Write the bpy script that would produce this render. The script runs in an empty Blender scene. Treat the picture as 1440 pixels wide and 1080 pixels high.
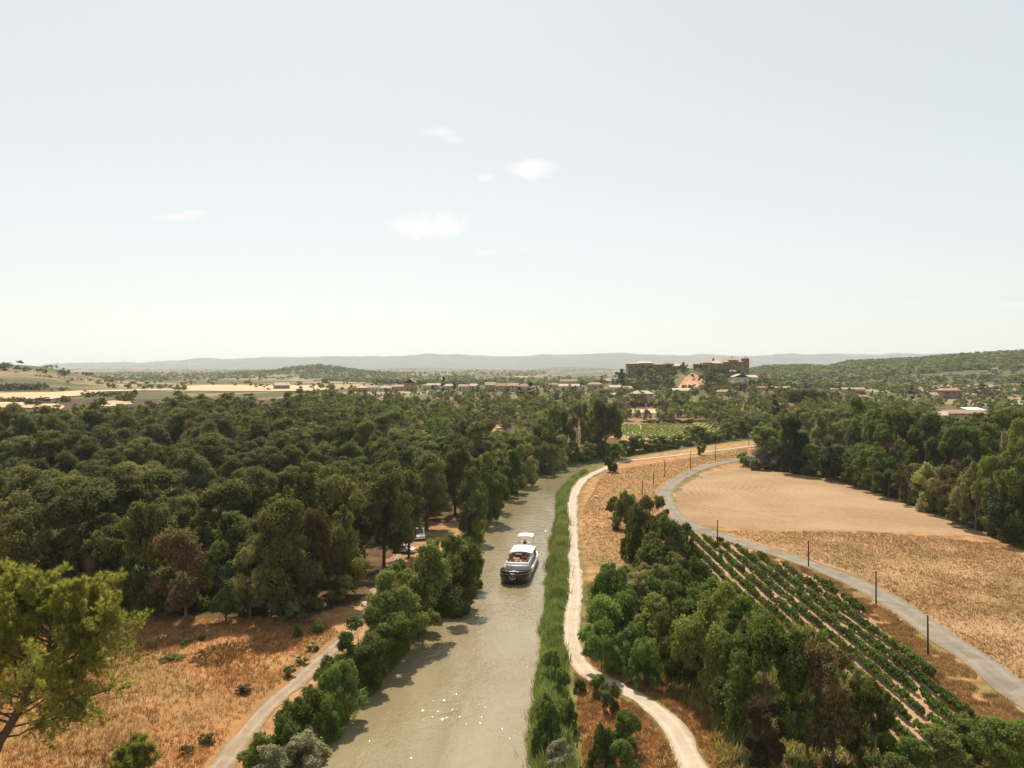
import bpy, math, random
import numpy as np
from mathutils import Vector, Matrix

R = math.radians
rnd = random.Random(7)
rng = np.random.default_rng(11)
scene = bpy.context.scene
COL = scene.collection

# ------------------------------------------------------------------ camera
CAM_H, F, CX, CY, HZ = 33.0, 1080.0, 720.0, 540.0, 514.0
PITCH = math.atan((CY - HZ) / F)
cam_d = bpy.data.cameras.new("camera")
cam_d.sensor_width = 36.0
cam_d.lens = 27.0
cam_d.clip_start = 0.5
cam_d.clip_end = 60000.0
cam = bpy.data.objects.new("camera", cam_d)
cam.location = (0, 0, CAM_H)
cam.rotation_euler = (R(90) - PITCH, 0, 0)
COL.objects.link(cam)
scene.camera = cam

# ------------------------------------------------------------------ light
SUN_EL, SUN_AZ = R(56), R(-12)          # azimuth from +Y, negative to the left
world = bpy.data.worlds.new("World")
scene.world = world
world.use_nodes = True
wn, wl = world.node_tree.nodes, world.node_tree.links
wn.clear()
w_out = wn.new("ShaderNodeOutputWorld")
w_bg = wn.new("ShaderNodeBackground")
w_bg.inputs["Strength"].default_value = 0.14
sky = wn.new("ShaderNodeTexSky")
sky.sky_type = 'NISHITA'
sky.sun_disc = False
sky.sun_elevation = SUN_EL
sky.sun_rotation = SUN_AZ
sky.altitude = 50
sky.air_density = 1.0
sky.dust_density = 0.8
sky.ozone_density = 1.0
w_hsv = wn.new("ShaderNodeHueSaturation")      # thin summer haze: paler, flatter sky
w_hsv.inputs["Saturation"].default_value = 0.72
w_gam = wn.new("ShaderNodeGamma")
w_gam.inputs["Gamma"].default_value = 0.42
w_mul = wn.new("ShaderNodeVectorMath")
w_mul.operation = 'MULTIPLY'
w_mul.inputs[1].default_value = (2.0, 1.99, 1.865)
wl.new(sky.outputs[0], w_hsv.inputs["Color"])
wl.new(w_hsv.outputs[0], w_gam.inputs["Color"])
wl.new(w_gam.outputs[0], w_mul.inputs[0])


def w_math(op, a, b=0.0, c=None):
    nd = wn.new("ShaderNodeMath")
    nd.operation = op
    for i_, v_ in enumerate((a, b) if c is None else (a, b, c)):
        if isinstance(v_, bpy.types.NodeSocket):
            wl.new(v_, nd.inputs[i_])
        else:
            nd.inputs[i_].default_value = v_
    return nd.outputs[0]


w_tc = wn.new("ShaderNodeTexCoord")
w_sep = wn.new("ShaderNodeSeparateXYZ")
wl.new(w_tc.outputs["Generated"], w_sep.inputs[0])
w_y = w_math('MAXIMUM', w_sep.outputs[1], .02)
w_a, w_e = w_math('DIVIDE', w_sep.outputs[0], w_y), w_math('DIVIDE', w_sep.outputs[2], w_y)
w_noise = wn.new("ShaderNodeTexNoise")
wl.new(w_tc.outputs["Generated"], w_noise.inputs["Vector"])
w_noise.inputs["Scale"].default_value = 55
w_noise.inputs["Detail"].default_value = 6
w_noise.inputs["Roughness"].default_value = .6
w_cloud = None
for a0, e0, sx, sy, st in ((.028, .255, .042, .017, 1.0), (-.103, .181, .060, .021, 1.0), (-.435, .192, .035, .006, .8), (-.415, .197, .02, .005, .7), (-.095, .302, .03, .007, .5), (-.075, .292, .018, .006, .5),
                           (-.035, .243, .014, .006, .5), (-.035, .147, .025, .006, .5), (.012, .150, .018, .004, .4), (.655, .079, .03, .005, .6), (.52, .081, .02, .005, .4), (-.11, .068, .035, .006, .3)):
    u_ = w_math('DIVIDE', w_math('SUBTRACT', w_a, a0), sx)
    v_ = w_math('DIVIDE', w_math('SUBTRACT', w_e, e0), sy)
    q_ = w_math('SUBTRACT', 1.0, w_math('ADD', w_math('MULTIPLY', u_, u_), w_math('MULTIPLY', v_, v_)))
    q_ = w_math('ADD', q_, w_math('MULTIPLY', w_math('SUBTRACT', w_noise.outputs["Fac"], .55), 2.3))
    q_ = w_math('MULTIPLY', w_math('MINIMUM', w_math('MAXIMUM', q_, 0.0), 1.0), st)
    w_cloud = q_ if w_cloud is None else w_math('MAXIMUM', w_cloud, q_)
w_mixc = wn.new("ShaderNodeMix")
w_mixc.data_type = 'RGBA'
wl.new(w_math('MULTIPLY', w_cloud, w_math('GREATER_THAN', w_sep.outputs[1], .05)), w_mixc.inputs[0])
wl.new(w_mul.outputs[0], w_mixc.inputs[6])
w_mixc.inputs[7].default_value = (5.0, 4.95, 4.85, 1)
wl.new(w_mixc.outputs[2], w_bg.inputs["Color"])
wl.new(w_bg.outputs[0], w_out.inputs["Surface"])

sun_d = bpy.data.lights.new("sun", 'SUN')
sun_d.energy = 4.5
sun_d.angle = R(0.5)
sun_d.color = (1.0, 0.90, 0.76)
sun = bpy.data.objects.new("sun", sun_d)
to_sun = Vector((math.sin(SUN_AZ) * math.cos(SUN_EL), math.cos(SUN_AZ) * math.cos(SUN_EL), math.sin(SUN_EL)))
sun.rotation_euler = to_sun.to_track_quat('Z', 'Y').to_euler()
sun.location = (0, 0, 200)
COL.objects.link(sun)

scene.view_settings.view_transform = 'Standard'
scene.view_settings.look = 'None'
scene.view_settings.exposure = 0.55
scene.view_settings.gamma = 1.0
cy = scene.cycles
cy.max_bounces = 6
cy.diffuse_bounces = 4
cy.glossy_bounces = 2
cy.transmission_bounces = 3
cy.volume_bounces = 1
cy.transparent_max_bounces = 4
cy.use_adaptive_sampling = True
cy.adaptive_threshold = 0.015
cy.use_denoising = True
cy.caustics_reflective = False
cy.caustics_refractive = False


# ------------------------------------------------------------------ helpers
def smooth(a, b, v):
    t = np.clip((np.asarray(v, float) - a) / (b - a), 0, 1)
    return t * t * (3 - 2 * t)


def ray(px, py):
    x, u = (px - CX) / F, -(py - CY) / F
    c, s = math.cos(PITCH), math.sin(PITCH)
    return np.array([x, c + u * s, -s + u * c])


def at(px, py, z=0.0):
    d = ray(px, py)
    t = (z - CAM_H) / d[2]
    return np.array([d[0] * t, d[1] * t, z])


def at_d(px, py, dist):
    d = ray(px, py)
    t = dist / d[1]
    return np.array([d[0] * t, dist, CAM_H + d[2] * t])


def pix(x, y, z):
    c, s = math.cos(PITCH), math.sin(PITCH)
    dz = z - CAM_H
    f = y * c - dz * s
    u = y * s + dz * c
    return CX + F * x / f, CY - F * u / f


def seg_dist(P, A):
    """distance and running length of points P (n,2) to polyline A (m,2)"""
    best = np.full(len(P), 1e9)
    par = np.zeros(len(P))
    for i in range(len(A) - 1):
        a, b = A[i], A[i + 1]
        ab = b - a
        t = np.clip(((P - a) @ ab) / (ab @ ab), 0, 1)
        d = np.hypot(*(P - a - t[:, None] * ab).T)
        m = d < best
        best[m] = d[m]
        par[m] = i + t[m]
    return best, par


def inside(P, poly):
    x, y = P[:, 0], P[:, 1]
    res = np.zeros(len(P), bool)
    n = len(poly)
    for i in range(n):
        x1, y1 = poly[i][0], poly[i][1]
        x2, y2 = poly[(i + 1) % n][0], poly[(i + 1) % n][1]
        if y1 == y2:
            continue
        c = ((y1 > y) != (y2 > y)) & (x < (x2 - x1) * (y - y1) / (y2 - y1) + x1)
        res ^= c
    return res


def spline(pts, n=8):
    """Catmull-Rom through the points"""
    p = np.array(pts, float)
    p = np.vstack([2 * p[0] - p[1], p, 2 * p[-1] - p[-2]])
    out = []
    for i in range(1, len(p) - 2):
        for k in range(n):
            t = k / n
            out.append(0.5 * (2 * p[i] + (p[i + 1] - p[i - 1]) * t
                              + (2 * p[i - 1] - 5 * p[i] + 4 * p[i + 1] - p[i + 2]) * t * t
                              + (3 * p[i] - p[i - 1] - 3 * p[i + 1] + p[i + 2]) * t ** 3))
    out.append(p[-2])
    return np.array(out)


def vnoise(x, y, seed=0):
    """cheap smooth value noise in 2-D, 0..1"""
    x, y = np.asarray(x, float), np.asarray(y, float)
    xi, yi = np.floor(x).astype(np.int64), np.floor(y).astype(np.int64)
    fx, fy = x - xi, y - yi
    fx, fy = fx * fx * (3 - 2 * fx), fy * fy * (3 - 2 * fy)

    def h(a, b):
        v = (a * 374761393 + b * 668265263 + seed * 982451653) & 0x7fffffff
        v = ((v ^ (v >> 13)) * 1274126177) & 0x7fffffff
        return ((v ^ (v >> 16)) & 0xffff) / 65535.0
    return ((h(xi, yi) * (1 - fx) + h(xi + 1, yi) * fx) * (1 - fy)
            + (h(xi, yi + 1) * (1 - fx) + h(xi + 1, yi + 1) * fx) * fy)


# ------------------------------------------------------------------ layout lines (photo pixels put onto the ground)
WATER_Z = -0.9
canal_right = spline([at(a, b, WATER_Z)[:2] for a, b in
                      [(790, 2400), (772, 1500), (762, 1200), (760, 1080), (760, 1000), (765, 920), (770, 870), (773, 825), (780, 775),
                       (785, 730), (790, 692), (812, 670), (849, 653), (930, 637), (1055, 620), (1180, 606)]], 6)
canal_left = spline([at(a, b, WATER_Z)[:2] for a, b in
                     [(-560, 2400), (170, 1500), (372, 1200), (444, 1080), (500, 1000), (562, 930), (605, 870), (638, 815), (668, 772),
                      (690, 733), (712, 703), (750, 674), (790, 659), (880, 642), (1040, 616), (1180, 600)]], 6)
canal_mid = (canal_left + canal_right) / 2
canal_hw = np.hypot(*(canal_right - canal_left).T) / 2
# the bend: true half width is smaller than the chord across the view
tang = np.gradient(canal_mid, axis=0)
tang /= np.hypot(*tang.T)[:, None]
ch = (canal_right - canal_left)
canal_hw = np.abs(ch[:, 0] * tang[:, 1] - ch[:, 1] * tang[:, 0]) / 2

towpath_line = spline([at(a, b)[:2] for a, b in
                       [(1120, 1400), (1030, 1180), (977, 1080), (945, 1022), (905, 986), (868, 967), (832, 950), (813, 928), (805, 905), (804, 870),
                        (808, 830), (806, 780), (804, 730), (805, 705), (810, 690), (822, 674), (846, 661)]] +
                      [(37.5, 262), (62, 283), (108, 322), (160, 368)], 6)
track_line = spline([at(a, b)[:2] for a, b in
                     [(220, 1200), (309, 1080), (366, 1006), (417, 960), (455, 925), (498, 885), (523, 846), (556, 790), (580, 752), (597, 735)]], 6)
road_line = spline([at(a, b)[:2] for a, b in
                    [(1700, 1150), (1540, 1043), (1440, 980), (1377, 930), (1320, 893), (1260, 851), (1193, 815), (1110, 784), (1027, 758), (975, 741),
                     (947, 722), (935, 700), (940, 685), (960, 670), (990, 657), (1030, 648), (1075, 640), (1140, 634)]], 6)

HILL_AZ = (1018 - CX) / F


def hgt(x, y):
    """ground height"""
    x, y = np.asarray(x, float), np.asarray(y, float)
    shp = np.broadcast(x, y).shape
    x, y = np.broadcast_to(x, shp).ravel().astype(float), np.broadcast_to(y, shp).ravel().astype(float)
    d = np.maximum(np.hypot(x, y), 1.0)
    yy = np.where(y > 1, y, 1.0)
    a = np.where(y > 1, x / yy, np.sign(x) * 3)
    z = np.zeros_like(x)
    # left: the wood climbs a gentle rise, farmland on top
    left = smooth(-0.02, -0.28, a)
    z += left * (10 * smooth(170, 450, d) - 9 * smooth(950, 1700, d))
    # middle: village terrace
    mid = (1 - left) * (1 - 0.6 * smooth(0.36, 0.55, a))
    z += mid * (11 * smooth(400, 560, d) - 10 * smooth(760, 1300, d))
    # castle mound
    gx = a * 700
    for (px, dd, hh, sx, sy) in ((1016, 705, 15, 36, 55), (920, 695, 16, 42, 50), (968, 690, 5, 16, 30)):
        x0 = (px - CX) / F * dd
        z += hh * np.exp(-((x - x0) / sx) ** 2 - ((y - dd) / sy) ** 2)
    # far left hill
    z += 19 * smooth(-0.50, -0.67, a) * smooth(800, 1150, d) * (1 - smooth(1500, 2300, d))
    z += 8 * np.exp(-((a + 0.60) / 0.09) ** 2) * smooth(900, 1150, d) * (1 - smooth(1250, 1900, d))
    # knoll with the ruin
    z += 21 * np.exp(-((a + 0.245) / 0.055) ** 2 - ((d - 2500) / 330) ** 2)
    z += 9 * np.exp(-((a + 0.30) / 0.07) ** 2 - ((d - 2450) / 300) ** 2)
    # right wooded ridge
    ang = np.array([0.28, 0.33, 0.38, 0.41, 0.44, 0.49, 0.54, 0.60, 0.66, 0.74, 0.9, 3.0])
    top = np.array([0, 22, 26, 22, 36, 37, 38, 43, 48, 52, 54, 54])
    rz = np.interp(a, ang, top)
    z += rz * smooth(1000, 2150, d) * (1 - smooth(2400, 4200, d)) 
    z += 9 * smooth(0.42, 0.6, a) * smooth(900, 1200, d) * (1 - smooth(3000, 4500, d))
    # gentle unevenness far away
    z += (vnoise(x / 90, y / 90, 3) - .5) * 4 * smooth(600, 1400, d)
    # canal channel
    near = (d < 480) & (y > -60)
    if near.any():
        P = np.stack([x[near], y[near]], 1)
        dist, par = seg_dist(P, canal_mid)
        hw = np.interp(par, np.arange(len(canal_hw)), canal_hw)
        s = dist - hw + (vnoise(P[:, 0] / 2.2, P[:, 1] / 2.2, 5) - .5) * 0.9
        zc = np.interp(s, [-2.2, -0.9, 0.9, 1.6], [-2.4, -1.8, 0.0, 0.0])
        z[near] = np.where(s < 1.6, np.minimum(zc, z[near] + zc), z[near])
    return z.reshape(shp)


def ground_at(px, py, dmin=40, dmax=6000):
    """first ground point that the photo pixel looks at"""
    d = ray(px, py)
    ts = np.geomspace(dmin, dmax, 1200)
    X, Y = d[0] / d[1] * ts, ts
    Z = CAM_H + d[2] / d[1] * ts
    G = hgt(X, Y)
    hit = np.nonzero(Z <= G)[0]
    if not len(hit):
        i = len(ts) - 1
    else:
        i = hit[0]
    return np.array([X[i], Y[i], G[i]])


# ------------------------------------------------------------------ mesh helpers
def np_mesh(name, V, faces_n, mats, attrs=None, mat_idx=None, smooth_sh=False):
    """V (n,3); faces_n: list of (m,k) int arrays"""
    me = bpy.data.meshes.new(name)
    V = np.ascontiguousarray(V, np.float32)
    me.vertices.add(len(V))
    me.vertices.foreach_set("co", V.ravel())
    loops = np.concatenate([f.ravel() for f in faces_n]).astype(np.int32)
    sizes = np.concatenate([np.full(len(f), f.shape[1], np.int32) for f in faces_n])
    starts = np.concatenate([[0], np.cumsum(sizes)[:-1]]).astype(np.int32)
    me.loops.add(len(loops))
    me.loops.foreach_set("vertex_index", loops)
    me.polygons.add(len(sizes))
    me.polygons.foreach_set("loop_start", starts)
    me.polygons.foreach_set("loop_total", sizes)
    if mat_idx is not None:
        me.polygons.foreach_set("material_index", np.asarray(mat_idx, np.int32))
    if smooth_sh:
        me.polygons.foreach_set("use_smooth", np.ones(len(sizes), bool))
    for m in (mats if isinstance(mats, (list, tuple)) else [mats]):
        me.materials.append(m)
    me.update(calc_edges=True)
    for k, v in (attrs or {}).items():
        at_ = me.attributes.new(k, 'FLOAT', 'POINT')
        at_.data.foreach_set("value", np.ascontiguousarray(v, np.float32))
    return me


def link(me, name, parent=None, loc=None):
    o = bpy.data.objects.new(name, me)
    COL.objects.link(o)
    if parent is not None:
        o.parent = parent
    if loc is not None:
        o.location = loc
    return o


def tag(o, label=None, cat=None, group=None, kind=None):
    if label:
        o["label"] = label
    if cat:
        o["category"] = cat
    if group:
        o["group"] = group
    if kind:
        o["kind"] = kind
    return o


def empty(name, loc, rz=0.0, label=None, cat=None, group=None):
    o = bpy.data.objects.new(name, None)
    o.empty_display_size = 0.5
    COL.objects.link(o)
    o.location = tuple(float(v) for v in loc)
    o.rotation_euler = (0, 0, rz)
    return tag(o, label, cat, group)


class MB:
    """collects boxes, tubes, prisms and lofts into one mesh"""

    def __init__(self):
        self.v, self.f, self.m = [], [], []

    def add(self, V, Fs, m=0):
        b = len(self.v)
        self.v += [tuple(p) for p in V]
        for f in Fs:
            self.f.append(tuple(i + b for i in f))
            self.m.append(m)

    def box(self, x0, x1, y0, y1, z0, z1, m=0):
        V = [(x, y, z) for z in (z0, z1) for y in (y0, y1) for x in (x0, x1)]
        self.add(V, [(0, 2, 3, 1), (4, 5, 7, 6), (0, 1, 5, 4), (2, 6, 7, 3), (0, 4, 6, 2), (1, 3, 7, 5)], m)

    def tube(self, pts, rad, n=6, cap=True, m=0):
        pts = [Vector(p) for p in pts]
        rad = rad if isinstance(rad, (list, tuple)) else [rad] * len(pts)
        V, prev = [], None
        for i, p in enumerate(pts):
            d = (pts[min(i + 1, len(pts) - 1)] - pts[max(i - 1, 0)]).normalized()
            if prev is None:
                ref = Vector((1, 0, 0)) if abs(d.x) < .9 else Vector((0, 1, 0))
                u = d.cross(ref).normalized()
            else:
                u = (prev - d * prev.dot(d)).normalized()
            prev = u
            w = d.cross(u)
            for k in range(n):
                t = 2 * math.pi * k / n
                V.append(p + (u * math.cos(t) + w * math.sin(t)) * rad[i])
        Fs = []
        for i in range(len(pts) - 1):
            for k in range(n):
                a, b = i * n + k, i * n + (k + 1) % n
                Fs.append((a, b, b + n, a + n))
        if cap:
            Fs.append(tuple(range(n - 1, -1, -1)))
            Fs.append(tuple((len(pts) - 1) * n + k for k in range(n)))
        self.add(V, Fs, m)

    def loft(self, rings, cap=True, closed=True, m=0):
        n = len(rings[0])
        V = [p for r in rings for p in r]
        Fs = []
        for i in range(len(rings) - 1):
            for k in range(n if closed else n - 1):
                a, b = i * n + k, i * n + (k + 1) % n
                Fs.append((a, b, b + n, a + n))
        if cap:
            Fs.append(tuple(range(n - 1, -1, -1)))
            Fs.append(tuple((len(rings) - 1) * n + k for k in range(n)))
        self.add(V, Fs, m)

    def build(self, name, mats, parent=None, loc=None, smooth_sh=False):
        me = bpy.data.meshes.new(name)
        me.from_pydata(self.v, [], self.f)
        for mm in (mats if isinstance(mats, (list, tuple)) else [mats]):
            me.materials.append(mm)
        me.polygons.foreach_set("material_index", self.m)
        if smooth_sh:
            me.polygons.foreach_set("use_smooth", [True] * len(self.f))
        me.update()
        return link(me, name, parent, loc)


# ------------------------------------------------------------------ materials
class NT:
    def __init__(self, name):
        self.mat = bpy.data.materials.new(name)
        self.mat.use_nodes = True
        self.n, self.l = self.mat.node_tree.nodes, self.mat.node_tree.links
        self.n.clear()
        self.out = self.n.new("ShaderNodeOutputMaterial")

    def node(self, t, **kw):
        nd = self.n.new(t)
        for k, v in kw.items():
            if hasattr(nd, k):
                setattr(nd, k, v)
        return nd

    def set(self, sock, v):
        if isinstance(v, bpy.types.NodeSocket):
            self.l.new(v, sock)
        elif isinstance(v, (tuple, list)) and len(v) == 3 and sock.type == 'RGBA':
            sock.default_value = (*v, 1)
        else:
            sock.default_value = v

    def pos(self):
        return self.node("ShaderNodeNewGeometry").outputs["Position"]

    def mapping(self, vec, scale=(1, 1, 1), rot=(0, 0, 0)):
        m = self.node("ShaderNodeMapping")
        self.l.new(vec, m.inputs["Vector"])
        m.inputs["Scale"].default_value = scale
        m.inputs["Rotation"].default_value = rot
        return m.outputs[0]

    def noise(self, vec, scale, detail=4, rough=.55, dist=0.0):
        nd = self.node("ShaderNodeTexNoise")
        self.l.new(vec, nd.inputs["Vector"])
        nd.inputs["Scale"].default_value = scale
        nd.inputs["Detail"].default_value = detail
        nd.inputs["Roughness"].default_value = rough
        nd.inputs["Distortion"].default_value = dist
        return nd.outputs["Fac"]

    def ramp(self, fac, stops):
        nd = self.node("ShaderNodeValToRGB")
        self.l.new(fac, nd.inputs[0])
        el = nd.color_ramp.elements
        while len(el) < len(stops):
            el.new(0.5)
        for e, (p, c) in zip(el, stops):
            e.position = p
            e.color = (*c, 1) if len(c) == 3 else c
        return nd.outputs[0]

    def rng(self, v, a, b, c=0.0, d=1.0):
        nd = self.node("ShaderNodeMapRange")
        self.l.new(v, nd.inputs[0])
        for i, q in enumerate((a, b, c, d)):
            nd.inputs[i + 1].default_value = q
        return nd.outputs[0]

    def mix(self, fac, a, b, mode='MIX'):
        nd = self.node("ShaderNodeMix", data_type='RGBA', blend_type=mode)
        self.set(nd.inputs[0], fac)
        self.set(nd.inputs[6], a)
        self.set(nd.inputs[7], b)
        return nd.outputs[2]

    def math(self, op, a, b=0.0):
        nd = self.node("ShaderNodeMath", operation=op)
        self.set(nd.inputs[0], a)
        self.set(nd.inputs[1], b)
        return nd.outputs[0]

    def attr(self, name):
        return self.node("ShaderNodeAttribute", attribute_name=name).outputs["Fac"]

    def bump(self, h, strength=.5, dist=.1):
        nd = self.node("ShaderNodeBump")
        self.l.new(h, nd.inputs["Height"])
        nd.inputs["Strength"].default_value = strength
        nd.inputs["Distance"].default_value = dist
        return nd.outputs[0]

    def principled(self, col, rough=.8, spec=.3, normal=None, metal=0.0):
        b = self.node("ShaderNodeBsdfPrincipled")
        self.set(b.inputs["Base Color"], col)
        self.set(b.inputs["Roughness"], rough)
        b.inputs["Specular IOR Level"].default_value = spec
        b.inputs["Metallic"].default_value = metal
        if normal is not None:
            self.l.new(normal, b.inputs["Normal"])
        self.l.new(b.outputs[0], self.out.inputs["Surface"])
        return b


def plain(name, col, rough=.7, var=.25, scale=2.0, spec=.3, metal=0.0):
    t = NT(name)
    v = t.noise(t.pos(), scale, 5)
    dark = tuple(c * (1 - var) for c in col)
    lite = tuple(min(1, c * (1 + var)) for c in col)
    t.principled(t.ramp(v, [(.3, dark), (.7, lite)]), rough, spec, t.bump(v, .2, .02), metal)
    return t.mat


def leaf_mat(name, c_dark, c_lite, c_odd, odd=.55, mass=False, transl=.45):
    """leaves: per-leaf tint, per-tree shift"""
    t = NT(name)
    base = t.mix(t.attr("tint"), c_dark, c_lite)
    r = t.attr("hue") if mass else t.node("ShaderNodeObjectInfo").outputs["Random"]
    base = t.mix(t.math('MULTIPLY', t.math('POWER', r, 1.6), odd), base, c_odd)
    val = t.math('ADD', t.math('MULTIPLY', t.math('FRACT', t.math('MULTIPLY', r, 7.31)), .75), .62)
    hsv = t.node("ShaderNodeHueSaturation")
    t.l.new(base, hsv.inputs["Color"])
    t.l.new(val, hsv.inputs["Value"])
    b = t.principled(hsv.outputs[0], .65, .10)
    tr = t.node("ShaderNodeBsdfTranslucent")
    col2 = t.mix(1.0, hsv.outputs[0], (1.0, .95, .5), 'MULTIPLY')
    t.l.new(col2, tr.inputs["Color"])
    mx = t.node("ShaderNodeMixShader")
    mx.inputs[0].default_value = transl
    t.l.new(b.outputs[0], mx.inputs[1])
    t.l.new(tr.outputs[0], mx.inputs[2])
    t.l.new(mx.outputs[0], t.out.inputs["Surface"])
    return t.mat


def dry_mat(name, c1, c2, c3, big=.06, stripe=None, green=None, bumps=.6):
    """dry grass / stubble seen from the air"""
    t = NT(name)
    p = t.pos()
    n1 = t.noise(p, big, 6, .6, .6)
    n2 = t.noise(p, .9, 5, .65)
    n3 = t.noise(t.mapping(p, (1, .35, 1)), 6.0, 3, .7)
    m = t.math('ADD', t.math('MULTIPLY', n1, .5), t.math('ADD', t.math('MULTIPLY', n2, .32), t.math('MULTIPLY', n3, .2)))
    col = t.ramp(m, [(.34, c3), (.48, c1), (.58, c2), (.7, tuple(min(1, v * 1.12) for v in c2))])
    if green:
        gn = t.noise(p, .045, 5, .6, 1.0)
        col = t.mix(t.rng(gn, .48, .68, 0, .8), col, green)
    h = n3
    if stripe is not None:
        cx, cy_, per = stripe
        sp = t.node("ShaderNodeVectorMath", operation='SUBTRACT')
        t.l.new(p, sp.inputs[0])
        sp.inputs[1].default_value = (cx, cy_, 0)
        ln = t.node("ShaderNodeVectorMath", operation='LENGTH')
        t.l.new(sp.outputs[0], ln.inputs[0])
        wob = t.math('ADD', ln.outputs["Value"], t.math('MULTIPLY', t.noise(p, .12, 4, .6), 4.0))
        s = t.math('SINE', t.math('MULTIPLY', wob, 2 * math.pi / per))
        fade = t.rng(t.noise(p, .05, 3), .35, .65, .15, 1)
        sf = t.math('MULTIPLY', t.math('ADD', t.math('MULTIPLY', s, .5), .5), fade)
        col = t.mix(t.math('MULTIPLY', sf, .30), col, tuple(min(1, v * 1.45) for v in c2))
        h = t.math('ADD', n3, t.math('MULTIPLY', s, .3))
    hh = t.math('ADD', h, n2)
    t.principled(col, .95, .1, t.bump(hh, bumps, .25))
    return t.mat


M = {}
M['meadow'] = dry_mat("dry_meadow_grass", (.34, .165, .065), (.43, .235, .10), (.20, .105, .045), .07, None, (.21, .165, .065))
M['stubble'] = dry_mat("dry_stubble_grass", (.33, .195, .097), (.40, .25, .132), (.23, .135, .068), .05, None, (.24, .185, .075))
M['plough'] = dry_mat("harvested_soil", (.285, .182, .098), (.345, .235, .136), (.20, .125, .068), .04, (88, 196, 1.7), None, .4)
M['embank'] = dry_mat("dry_bank_grass", (.34, .18, .08), (.42, .245, .118), (.19, .105, .05), .07, None, (.20, .17, .07))
M['vinesoil'] = dry_mat("vineyard_soil", (.34, .20, .115), (.43, .275, .165), (.21, .125, .07), .10)
M['farfield'] = dry_mat("far_pale_field", (.52, .34, .20), (.60, .43, .28), (.40, .25, .14), .02)
M['earth'] = dry_mat("bare_orange_earth", (.44, .235, .12), (.54, .32, .19), (.30, .16, .08), .08)


def ground_material():
    t = NT("ground_cover")
    p = t.pos()
    n1 = t.noise(p, .012, 6, .6, .8)
    n2 = t.noise(p, .35, 6, .65)
    n4 = t.noise(p, .0035, 5, .6, 1.2)
    dry = t.ramp(n2, [(.3, (.17, .095, .045)), (.48, (.36, .19, .08)), (.66, (.47, .28, .13))])
    green = t.ramp(n2, [(.3, (.045, .05, .02)), (.6, (.125, .12, .05))])
    near = t.mix(t.rng(n1, .50, .64), dry, t.ramp(n2, [(.3, (.06, .055, .025)), (.65, (.17, .15, .06))]))
    farc = t.mix(t.rng(n4, .5, .62), green, (.34, .25, .14))
    gf = t.mix(t.attr("far"), near, farc)
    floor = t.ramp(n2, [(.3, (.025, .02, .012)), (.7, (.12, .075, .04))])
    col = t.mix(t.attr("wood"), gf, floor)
    col = t.mix(t.attr("verge"), col, t.ramp(n2, [(.3, (.05, .07, .02)), (.7, (.15, .17, .05))]))
    t.principled(col, .95, .1, t.bump(t.math('ADD', n2, t.noise(p, 5, 3)), .6, .3))
    return t.mat


M['ground'] = ground_material()


def path_mat(name, c1, c2, edge, wheel, crack=False):
    """a worn way: dirtier margins, two wheel lines, patches"""
    t = NT(name)
    p = t.pos()
    n = t.noise(p, .5, 6, .6)
    n2 = t.noise(p, 7, 4, .7)
    m = t.math('ADD', t.math('MULTIPLY', n, .65), t.math('MULTIPLY', n2, .35))
    col = t.ramp(m, [(.35, c1), (.6, c2)])
    ac = t.math('ABSOLUTE', t.attr("across"))
    wl_ = t.math('SUBTRACT', 1.0, t.math('MULTIPLY', t.math('ABSOLUTE', t.math('SUBTRACT', ac, .5)), 4.5))
    wl_ = t.math('MULTIPLY', t.math('MAXIMUM', wl_, 0.0), t.rng(t.noise(p, .25, 3), .35, .6, .2, .8))
    col = t.mix(wl_, col, wheel)
    eg = t.rng(t.math('ADD', ac, t.math('MULTIPLY', t.math('SUBTRACT', t.noise(p, 1.6, 5, .65), .5), 1.1)), .72, 1.0, 0, .85)
    col = t.mix(eg, col, edge)
    if crack:
        pt = t.rng(t.noise(p, .22, 2, .5, .5), .56, .6, 0, .4)
        col = t.mix(pt, col, tuple(v * .72 for v in c1))
    t.principled(col, .95, .12, t.bump(n2, .4, .05))
    return t.mat


M['path'] = path_mat("pale_gravel", (.36, .285, .21), (.475, .39, .30), (.30, .215, .115), (.53, .445, .355))
M['track'] = path_mat("dusty_track", (.22, .155, .098), (.32, .25, .175), (.22, .135, .065), (.38, .30, .22))
M['road'] = path_mat("worn_asphalt", (.18, .15, .112), (.25, .214, .168), (.22, .17, .105), (.28, .243, .196), True)


def water_mat():
    t = NT("muddy_canal_water")
    p = t.pos()
    sed = t.noise(t.mapping(p, (1, .25, 1)), .12, 4, .6, .8)
    col = t.ramp(sed, [(.35, (.222, .175, .094)), (.65, (.288, .235, .142))])
    w1 = t.noise(t.mapping(p, (1, .7, 1), (0, 0, .3)), .9, 2, .5, .4)
    w2 = t.noise(t.mapping(p, (1.2, .8, 1), (0, 0, -.5)), 3.2, 1, .5, .3)
    calm = t.rng(t.noise(p, .09, 3), .35, .7, .5, 1.2)
    h = t.math('MULTIPLY', t.math('ADD', w1, t.math('MULTIPLY', w2, .5)), calm)
    b = t.principled(col, .075, .5, t.bump(h, 1.0, .175))
    b.inputs["IOR"].default_value = 1.55
    return t.mat


M['water'] = water_mat()
M['bark'] = plain("brown_bark", (.085, .06, .04), .9, .45, 6)
M['bark_pale'] = plain("grey_bark", (.16, .13, .10), .9, .4, 6)
M['pole'] = plain("weathered_pole_wood", (.055, .043, .035), .9, .4, 8)

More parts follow.
